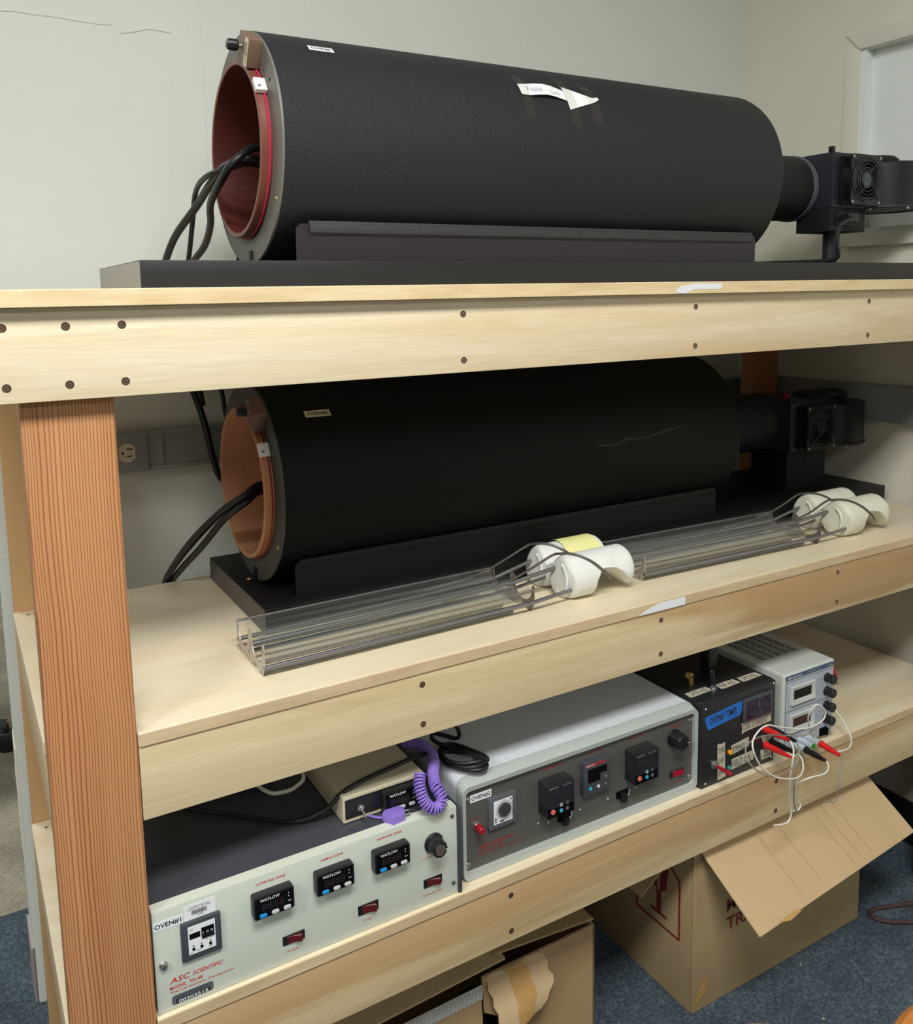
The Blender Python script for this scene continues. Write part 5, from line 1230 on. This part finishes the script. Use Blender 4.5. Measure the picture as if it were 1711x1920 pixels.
for s_, xa, z in (('Current', 1.3590, -0.7300), ('Adjust', 1.3660, -0.7425), ('Fine', 1.3560, -0.7560), ('Voltage', 1.3590, -0.7840), ('Adjust', 1.3660, -0.7950), ('Power', 1.3560, -0.8390)):
    print_text(s_, xa, xa + 0.0018 * len(s_), z, z + 0.0022, yp - 0.0010, M['ink_g'], fp)
for z in (-0.7300, -0.7570, -0.7850, -0.8120):
    x = 1.3870; mb = MB()
    rings = []
    for t_, rr in ((0.0, 0.0088), (0.002, 0.0088), (0.0030, 0.0078), (0.012, 0.0080), (0.017, 0.0088), (0.018, 0.0080)):
        rings.append([(x + rr * (1 + 0.04 * math.cos(10 * 2 * PI * k / 60)) * math.cos(2 * PI * k / 60), yp - t_, z + rr * (1 + 0.04 * math.cos(10 * 2 * PI * k / 60)) * math.sin(2 * PI * k / 60)) for k in range(60)])
    mb.loft(rings); build(mb, 'knob', M['black'], ps)
mb = MB(); mb.box(1.3705, 1.3912, yp - 0.0015, yp + 0.001, -0.8455, -0.8285); rk = build(mb, 'power_switch', M['black'], ps, 0.0006)
mb = MB(); mb.plateZ([(1.3725, yp - 0.001), (1.3725, yp - 0.002), (1.381, yp - 0.0035), (1.3895, yp - 0.007), (1.3895, yp - 0.001)], -0.8440, -0.8300); build(mb, 'rocker', M['lens'], rk)
for (x, mm) in ((1.2930, None), (1.3150, 'green'), (1.3340, None)):
    mb = MB(); z = -0.8345
    mb.lathe((x, yp, z), (0, -1, 0), [(0, 0.0062), (0.006, 0.0062), (0.007, 0.0045), (0.008, 0.0045), (0.009, 0.0064), (0.028, 0.0064), (0.030, 0.0056)], 20); bp = build(mb, 'binding_post', M['post_w'], ps)
    if mm:
        mb = MB(); mb.lathe((x, yp - 0.030, z), (0, -1, 0), [(0, 0.0050), (0.0016, 0.0048), (0.0018, 0.0025)], 16); build(mb, 'insert', M['green'], bp)
for x in (px0 + 0.015, px1 - 0.015):
    for y in (yp + 0.02, 0.24):
        mb = MB(); mb.cyl((x, y, ZL + 0.0003), (x, y, pz0 + 0.001), 0.006, n=14); build(mb, 'foot', M['black'], ps)
vent = MB()
for k in range(26):
    for j in range(5): vent.box(px0 + 0.020 + j * 0.021, px0 + 0.036 + j * 0.021, 0.080 + k * 0.0062, 0.0825 + k * 0.0062, pz1 - 0.0005, pz1 + 0.0003)
build(vent, 'vent_slots', M['black_m'], ps, kind='stuff')

# ------------------------------------------------------------------ test leads
def lead(lab, base, tip, m, wire, wm='pvcw', wr=0.0015, r=0.0058):
    t = thing('test_lead', lab, 'test lead', base, 'banana plug test leads')
    b0 = Vector(base); d = Vector(tip) - b0; L = d.length
    mb = MB(); mb.lathe(b0, d, [(0, 0.0040), (0.002, r + 0.0008), (L * 0.12, r + 0.0008), (L * 0.16, r * 0.92), (L * 0.42, r), (L * 0.58, r * 0.85), (L * 0.9, r * 0.55), (L, r * 0.42)], 16)
    build(mb, 'plug', M[m], t, ang=50)
    if wire:
        mb = MB(); mb.tube([tuple(Vector(tip) - d.normalized() * 0.004), tip] + wire, wr, 8, 8); build(mb, 'wire', M[wm], t, ang=60)
    return t
lead('red banana plug with white wire in the black box, upper red one', (1.2128, 0.0082, -0.7832), (1.2106, -0.050, -0.7800), 'red_p', [(1.205, -0.062, -0.790), (1.198, -0.066, -0.806), (1.200, -0.060, -0.85), (1.213, -0.052, -0.892), (1.220, -0.05, -0.916), (1.213, -0.05, -0.931), (1.196, -0.05, -0.931), (1.176, -0.05, -0.926)])
lead('black banana plug in the black box, upper black one', (1.2290, 0.0082, -0.7870), (1.2270, -0.050, -0.7858), 'black', [(1.222, -0.060, -0.792), (1.212, -0.066, -0.806), (1.207, -0.064, -0.85), (1.218, -0.056, -0.89), (1.229, -0.053, -0.915)], 'pvcg', 0.0014)
lead('red banana plug in the black box, lower red one', (1.2150, 0.0082, -0.8138), (1.2144, -0.050, -0.8113), 'red_p', [])
lead('black banana plug with a long looping white wire in the black box, lower black one', (1.2300, 0.0082, -0.8127), (1.2289, -0.050, -0.8084), 'black', [(1.230, -0.060, -0.814), (1.214, -0.075, -0.8235), (1.174, -0.092, -0.8170), (1.116, -0.100, -0.793), (1.078, -0.100, -0.762), (1.059, -0.100, -0.729), (1.072, -0.090, -0.716), (1.111, -0.080, -0.711), (1.163, -0.070, -0.733), (1.238, -0.060, -0.760), (1.294, -0.050, -0.766), (1.302, -0.050, -0.749), (1.277, -0.050, -0.731), (1.268, -0.042, -0.751), (1.284, -0.032, -0.782), (1.310, -0.022, -0.815)])
lead('black banana plug on the white binding post of the power supply', (1.2930, -0.0180, -0.8345), (1.2890, -0.066, -0.8335), 'black', [(1.284, -0.074, -0.838), (1.262, -0.083, -0.840), (1.222, -0.080, -0.838), (1.212, -0.062, -0.858), (1.231, -0.050, -0.893), (1.244, -0.05, -0.909), (1.239, -0.05, -0.917), (1.224, -0.05, -0.915)])
lead('red banana plug on the rightmost binding post of the power supply', (1.3340, -0.0180, -0.8345), (1.3310, -0.064, -0.8365), 'red_p', [(1.329, -0.070, -0.845), (1.318, -0.073, -0.862), (1.310, -0.075, -0.884), (1.313, -0.075, -0.903), (1.302, -0.075, -0.911), (1.282, -0.075, -0.902)], 'pvcg', 0.0012)
cable('white_wire', 'white wire bowing out to the right of the power supply', [(1.4285, 0.030, -0.805), (1.428, 0.015, -0.815), (1.425, 0.0, -0.824), (1.408, -0.030, -0.838), (1.376, -0.05, -0.839), (1.345, -0.06, -0.832), (1.329, -0.060, -0.829)], 0.0017, 'pvcw', n=8, cat='wire')
cable('grey_wire', 'thin grey wire looping across the black box and power supply fronts', [(1.332, -0.027, -0.765), (1.328, -0.03, -0.777), (1.293, -0.04, -0.780), (1.237, -0.056, -0.775), (1.142, -0.06, -0.745), (1.074, -0.080, -0.729), (1.053, -0.09, -0.735), (1.058, -0.10, -0.757), (1.103, -0.10, -0.787), (1.171, -0.085, -0.803), (1.200, -0.075, -0.800)], 0.0012, 'pvcg', n=8, cat='wire')
t = thing('alligator_clip', 'red alligator clip hanging on the right side of the power supply', 'clip', (1.4165, 0.02, -0.745))
mb = MB(); mb.lathe((1.4165, 0.030, -0.712), (0.2, -0.35, -1), [(0, 0.003), (0.004, 0.006), (0.022, 0.0065), (0.036, 0.004)], 12); build(mb, 'grip', M['red_d'], t)
mb = MB(); mb.cyl((1.4225, 0.018, -0.746), (1.424, 0.013, -0.756), 0.002, 0.001, 8); build(mb, 'jaw', M['steel'], t)

# ------------------------------------------------------------------ cardboard boxes under the bench
# torn box on the left
BX = thing('cardboard_box', 'torn brown cardboard box with a peeled front under the left controllers', 'cardboard box', (0.66, 0.28, FL))
cx0, cx1, cy0, cy1, cz1 = 0.42, 0.900, 0.100, 0.47, -1.100
th = 0.004
mb = MB(); mb.box(cx1 - th, cx1, cy0, cy1, FL + 0.0005, cz1); build(mb, 'side_wall', M['card'], BX, 0.001)
mb = MB(); mb.box(cx0, cx0 + th, cy0, cy1, FL + 0.0005, cz1); build(mb, 'side_wall', M['card'], BX, 0.001)
mb = MB(); mb.box(cx0 + th, cx1 - th, cy1 - th, cy1, FL + 0.0005, cz1); build(mb, 'back_wall', M['card'], BX, 0.001)
mb = MB(); mb.box(cx0 + th, cx1 - th, cy0 + th, cy1 - th, FL + 0.0005, FL + 0.005); build(mb, 'bottom', M['card'], BX)
# front wall with a torn hole
mb = MB()
poly = [(cx0, FL + 0.0005), (0.660, FL + 0.0005), (0.664, -1.24), (0.668, -1.215), (0.668, -1.175), (0.666, -1.135), (0.640, -1.118), (0.600, -1.118), (0.560, -1.122), (0.50, -1.12), (0.46, -1.118), (cx0, -1.112)]
mb.plateY(poly, cy0, cy0 + th); build(mb, 'front_wall', M['card'], BX)
mb = MB()
poly = [(0.668, -1.1005), (cx1, -1.1005), (cx1, FL + 0.0005), (0.715, FL + 0.0005), (0.722, -1.245), (0.735, -1.225), (0.748, -1.205), (0.740, -1.19), (0.70, -1.185), (0.672, -1.165)]
mb.plateY(poly, cy0, cy0 + th); build(mb, 'front_wall', M['card'], BX)
mb = MB()
for k in range(26): mb.cyl((0.472 + k * 0.0078, cy0 - 0.0005, -1.116), (0.470 + k * 0.0078, cy0 - 0.0005, -1.137), 0.0022, n=8)
mb.plateY([(0.465, -1.140), (0.668, -1.137), (0.668, -1.113), (0.470, -1.116)], cy0 - 0.0002, cy0 + 0.001)
build(mb, 'corrugated_edge', M['corr'], BX)
# peeled tongue of cardboard hanging over the front
mb = MB(); rows = []
for k in range(9):
    f = k / 8
    y = cy0 - 0.0015 - 0.030 * math.sin(PI * 0.55 * f) * f - 0.006 * math.sin(PI * f)
    zt_ = -1.101 - 0.087 * f
    xl = 0.672 + 0.016 * f + (0.004 if k % 2 else 0); xr = 0.783 + 0.012 * math.sin(PI * f) + (0.003 if k % 3 else -0.003) - (0.020 * max(0, f - .7) / .3)
    rows.append([(xl + (xr - xl) * j / 6, y + 0.003 * math.cos(j * 1.1), zt_ + 0.016 * (j / 6 - 0.4) * f) for j in range(7)])
up = [[(x, y, z) for (x, y, z) in r] for r in rows]; dn = [[(x, y + 0.0025, z) for (x, y, z) in r] for r in rows]
mb.loft([u + d[::-1] for u, d in zip(up, dn)]); build(mb, 'peeled_tongue', M['card_in'], BX, ang=45)
mb = MB(); rows2 = []
for r in up:
    rows2.append([(q[0], q[1] - 0.0008, q[2]) for q in r[2:5]])
mb.loft(rows2, 0, closed=False); build(mb, 'tape_strip', M['ctape'], BX)
# top flaps
mb = MB(); mb.hexa([(cx0, cy0 - 0.002, cz1 + 0.002), (0.715, cy0 + 0.002, cz1 + 0.010), (0.712, cy0 + 0.16, cz1 + 0.030), (cx0, cy0 + 0.16, cz1 + 0.012), (cx0, cy0 - 0.002, cz1 + 0.006), (0.715, cy0 + 0.002, cz1 + 0.014), (0.712, cy0 + 0.16, cz1 + 0.034), (cx0, cy0 + 0.16, cz1 + 0.016)]); build(mb, 'top_flap', M['card_in'], BX, 0.001, 1)
mb = MB(); mb.hexa([(0.700, cy0 + 0.012, cz1 + 0.016), (cx1 + 0.002, cy0 + 0.004, cz1 + 0.004), (cx1 + 0.002, cy1, cz1 + 0.003), (0.70, cy1, cz1 + 0.020), (0.700, cy0 + 0.012, cz1 + 0.020), (cx1 + 0.002, cy0 + 0.004, cz1 + 0.008), (cx1 + 0.002, cy1, cz1 + 0.007), (0.70, cy1, cz1 + 0.024)]); build(mb, 'top_flap', M['card'], BX, 0.001, 1)
# black coiled hose inside the hole
t = thing('coiled_hose', 'black coiled hose showing through the torn box front', 'hose', (0.72, 0.135, -1.29))
mb = MB(); mb.torus((0.70, 0.150, -1.235), (0.2, 1, 0.2), 0.040, 0.012, 40, 10); mb.torus((0.70, 0.180, -1.235), (0.2, 1, 0.2), 0.040, 0.012, 40, 10); build(mb, 'hose', M['black'], t)

# open box on the right
B2 = thing('cardboard_box', 'open cardboard box with a drooping front flap and red markings under the bench', 'cardboard box', (1.30, 0.18, FL))
qx0, qx1, qy0, qy1, qz1 = 1.066, 1.540, 0.028, 0.34, -0.985
mb = MB(); mb.box(qx0, qx1, qy0, qy0 + 0.005, FL + 0.0005, qz1); f2 = build(mb, 'front_wall', M['card2'], B2, 0.0015)
mb = MB(); mb.box(qx0, qx0 + 0.005, qy0 + 0.0051, qy1 - 0.0051, FL + 0.0005, qz1); s2 = build(mb, 'side_wall', M['card2'], B2, 0.001)
mb = MB(); mb.box(qx1 - 0.005, qx1, qy0 + 0.0051, qy1 - 0.0051, FL + 0.0005, qz1); build(mb, 'side_wall', M['card2'], B2, 0.001)
mb = MB(); mb.box(qx0, qx1, qy1 - 0.005, qy1, FL + 0.0005, qz1); build(mb, 'back_wall', M['card2'], B2, 0.001)
mb = MB(); mb.box(qx0 + 0.005, qx1 - 0.005, qy0 + 0.005, qy1 - 0.005, FL + 0.0005, FL + 0.005); build(mb, 'bottom', M['card2'], B2)
def slab(p, t_):
    a, b_, c, d = [Vector(q) for q in p]; n = (b_ - a).cross(d - a).normalized() * t_
    mb = MB(); mb.hexa([tuple(q) for q in (a, b_, c, d, a + n, b_ + n, c + n, d + n)]); return mb
fl_ = [(1.078, 0.026, qz1 - 0.001), (1.100, -0.088, -1.083), (1.592, -0.050, -1.083), (1.545, 0.026, qz1 - 0.001)]
fo = build(slab(fl_, 0.004), 'front_flap', M['card_in'], B2, 0.0012, 1)
A, Bq, Cq, Dq = [Vector(q) for q in fl_]
nrm = (Bq - A).cross(Dq - A).normalized()
if nrm.y > 0: nrm = -nrm
def onflap(u, v): return A.lerp(Dq, u).lerp(Bq.lerp(Cq, u), v)
for u in (0.28, 0.40, 0.60, 0.655, 0.72):
    mb = MB()
    off = nrm * 0.0046 if (slab(fl_, 0.004).v[4][1] < A.y) else nrm * 0.0004
    mb.tube([tuple(onflap(u, 0.02) + off), tuple(onflap(u + 0.005, 0.9) + off)], 0.0005, 5, 2); build(mb, 'crease', M['crease'], fo)
mb = MB()
off = nrm * 0.0048 if (slab(fl_, 0.004).v[4][1] < A.y) else nrm * 0.0006
mb.add([tuple(onflap(u, v) + off) for u, v in ((0.10, 0.98), (0.21, 0.97), (0.23, 1.01), (0.16, 1.03))], [(0, 1, 2, 3)]); build(mb, 'torn_tape', M['ctape'], fo)
sf = [(qx0 - 0.001, qy0 + 0.03, qz1 + 0.001), (qx0 - 0.075, qy0 + 0.055, -1.075), (qx0 - 0.075, qy1 - 0.02, -1.06), (qx0 - 0.001, qy1 - 0.01, qz1 + 0.001)]
build(slab(sf, 0.004), 'side_flap', M['card2'], B2, 0.001, 1)
# red markings: fragile glass in a diamond on the left wall, lettering on the front wall
mb = MB(); xx = qx0 - 0.0004
def mk(poly): mb.add([(xx, y, z) for y, z in poly], [tuple(range(len(poly)))])
def strip(pts, w):
    for (y0, z0), (y1, z1) in zip(pts, pts[1:]):
        d = Vector((y1 - y0, z1 - z0)).normalized(); n_ = Vector((-d.y, d.x)) * w / 2
        mk([(y0 + n_.x, z0 + n_.y), (y1 + n_.x, z1 + n_.y), (y1 - n_.x, z1 - n_.y), (y0 - n_.x, z0 - n_.y)])
strip([(0.062, -1.060), (0.062, -1.175), (0.175, -1.175), (0.175, -1.060), (0.118, -1.02), (0.062, -1.060)], 0.005)
mk([(0.090, -1.055), (0.096, -1.098), (0.112, -1.110), (0.112, -1.055)]); mk([(0.120, -1.055), (0.118, -1.110), (0.134, -1.098), (0.142, -1.055)])
mk([(0.109, -1.108), (0.109, -1.150), (0.121, -1.150), (0.121, -1.108)]); mk([(0.094, -1.150), (0.094, -1.156), (0.138, -1.156), (0.138, -1.150)])
build(mb, 'fragile_mark', M['red_ink3'], s2)
print_text('MADE IN', 1.150, 1.290, -1.130, -1.105, qy0 - 0.0004, M['red_ink3'], f2); print_text('TRADE', 1.150, 1.270, -1.168, -1.143, qy0 - 0.0004, M['red_ink3'], f2)
mb = MB(); mb.add([(qx0 + 0.004, qy0 - 0.0005, FL + 0.012), (qx0 + 0.030, qy0 - 0.0012, FL + 0.030), (qx0 + 0.040, qy0 - 0.0005, FL + 0.062), (qx0 + 0.022, qy0 - 0.0008, FL + 0.056), (qx0 + 0.012, qy0 - 0.0010, FL + 0.040)], [(0, 1, 2, 3, 4)]); build(mb, 'torn_tape', M['ctape'], f2)

# ------------------------------------------------------------------ floor things
t = thing('brown_cord', 'loop of brown cord lying on the blue carpet by the right wall', 'cord', (1.66, -0.02, FL))
mb = MB(); mb.tube([(1.86, -0.08, FL + 0.0045), (1.75, -0.045, FL + 0.0045), (1.66, -0.005, FL + 0.0045), (1.585, 0.022, FL + 0.0045), (1.562, 0.012, FL + 0.0045), (1.575, -0.012, FL + 0.0045), (1.62, -0.045, FL + 0.0045), (1.70, -0.105, FL + 0.0045), (1.80, -0.18, FL + 0.0045)], 0.004, 8, 8); build(mb, 'cord', M['brownwire'], t)
# two wooden stools close to the camera, only the rims reach into the picture
def stool(lab, cx, cy, zs_, r):
    t = thing('wooden_stool', lab, 'stool', (cx, cy, FL), 'wooden stools')
    mb = MB(); mb.lathe((cx, cy, zs_ - 0.028), (0, 0, 1), [(0, r - 0.008), (0.006, r), (0.022, r), (0.028, r - 0.008)], 56); build(mb, 'seat', M['stool'], t)
    for k in range(4):
        a = PI / 4 + k * PI / 2
        mb = MB(); mb.cyl((cx + r * 0.55 * math.cos(a), cy + r * 0.55 * math.sin(a), zs_ - 0.028), (cx + r * 0.95 * math.cos(a), cy + r * 0.95 * math.sin(a), FL + 0.0005), 0.014, 0.011, 12); build(mb, 'leg', M['stool'], t)
    mb = MB(); mb.torus((cx, cy, (zs_ + FL) / 2 - 0.05), (0, 0, 1), r * 0.78, 0.006, 40, 8); build(mb, 'foot_ring', M['stool'], t)
STOOLS = [('orange-brown wooden stool rim peeking in at the bottom, left of two', 0.700, -0.465, -0.85, 0.110), ('orange-brown wooden stool rim in the bottom right corner', 0.930, -0.570, -0.85, 0.120)]
for a in STOOLS: stool(*a)

# office chair beyond the end of the wall
ch = thing('office_chair', 'dark office chair seen past the end of the wall at far left', 'office chair', (-0.22, 1.80, FL))
ccx, ccy = -0.235, 1.80
for k in range(5):
    a = R(-8 + 72 * k); ex, ey = ccx + 0.30 * math.cos(a), ccy + 0.30 * math.sin(a)
    mb = MB(); mb.tube([(ccx, ccy, FL + 0.115), (ccx + 0.15 * math.cos(a), ccy + 0.15 * math.sin(a), FL + 0.100), (ex, ey, FL + 0.078)], lambda f: 0.024 - 0.008 * f, 10, 6); lg = build(mb, 'base_arm', M['chair_g'], ch)
    d = Vector((-math.sin(a), math.cos(a), 0))
    mb = MB()
    for s_ in (-1, 1):
        p = Vector((ex, ey, FL + 0.030)) + d * 0.014 * s_
        mb.lathe(p - d * 0.009, d, [(0, 0.024), (0.003, 0.030), (0.015, 0.030), (0.018, 0.024)], 24)
    mb.cyl((ex, ey, FL + 0.03), (ex, ey, FL + 0.08), 0.008, n=10)
    build(mb, 'caster', M['black'], ch)
mb = MB(); mb.cyl((ccx, ccy, FL + 0.10), (ccx, ccy, FL + 0.42), 0.028, n=20); build(mb, 'column', M['chair_g'], ch)
mb = MB(); mb.plateZ(rrect(ccx - 0.24, ccx + 0.24, ccy - 0.24, ccy + 0.24, 0.07, 5), FL + 0.42, FL + 0.49); build(mb, 'seat', M['chair_f'], ch, 0.02, 3)
mb = MB(); mb.plateY(rrect(ccx - 0.21, ccx + 0.21, FL + 0.56, FL + 1.02, 0.07, 5), ccy + 0.24, ccy + 0.30); build(mb, 'backrest', M['chair_f'], ch, 0.02, 3)
mb = MB(); mb.box(ccx - 0.03, ccx + 0.03, ccy + 0.20, ccy + 0.245, FL + 0.44, FL + 0.70); build(mb, 'back_bracket', M['chair_g'], ch)
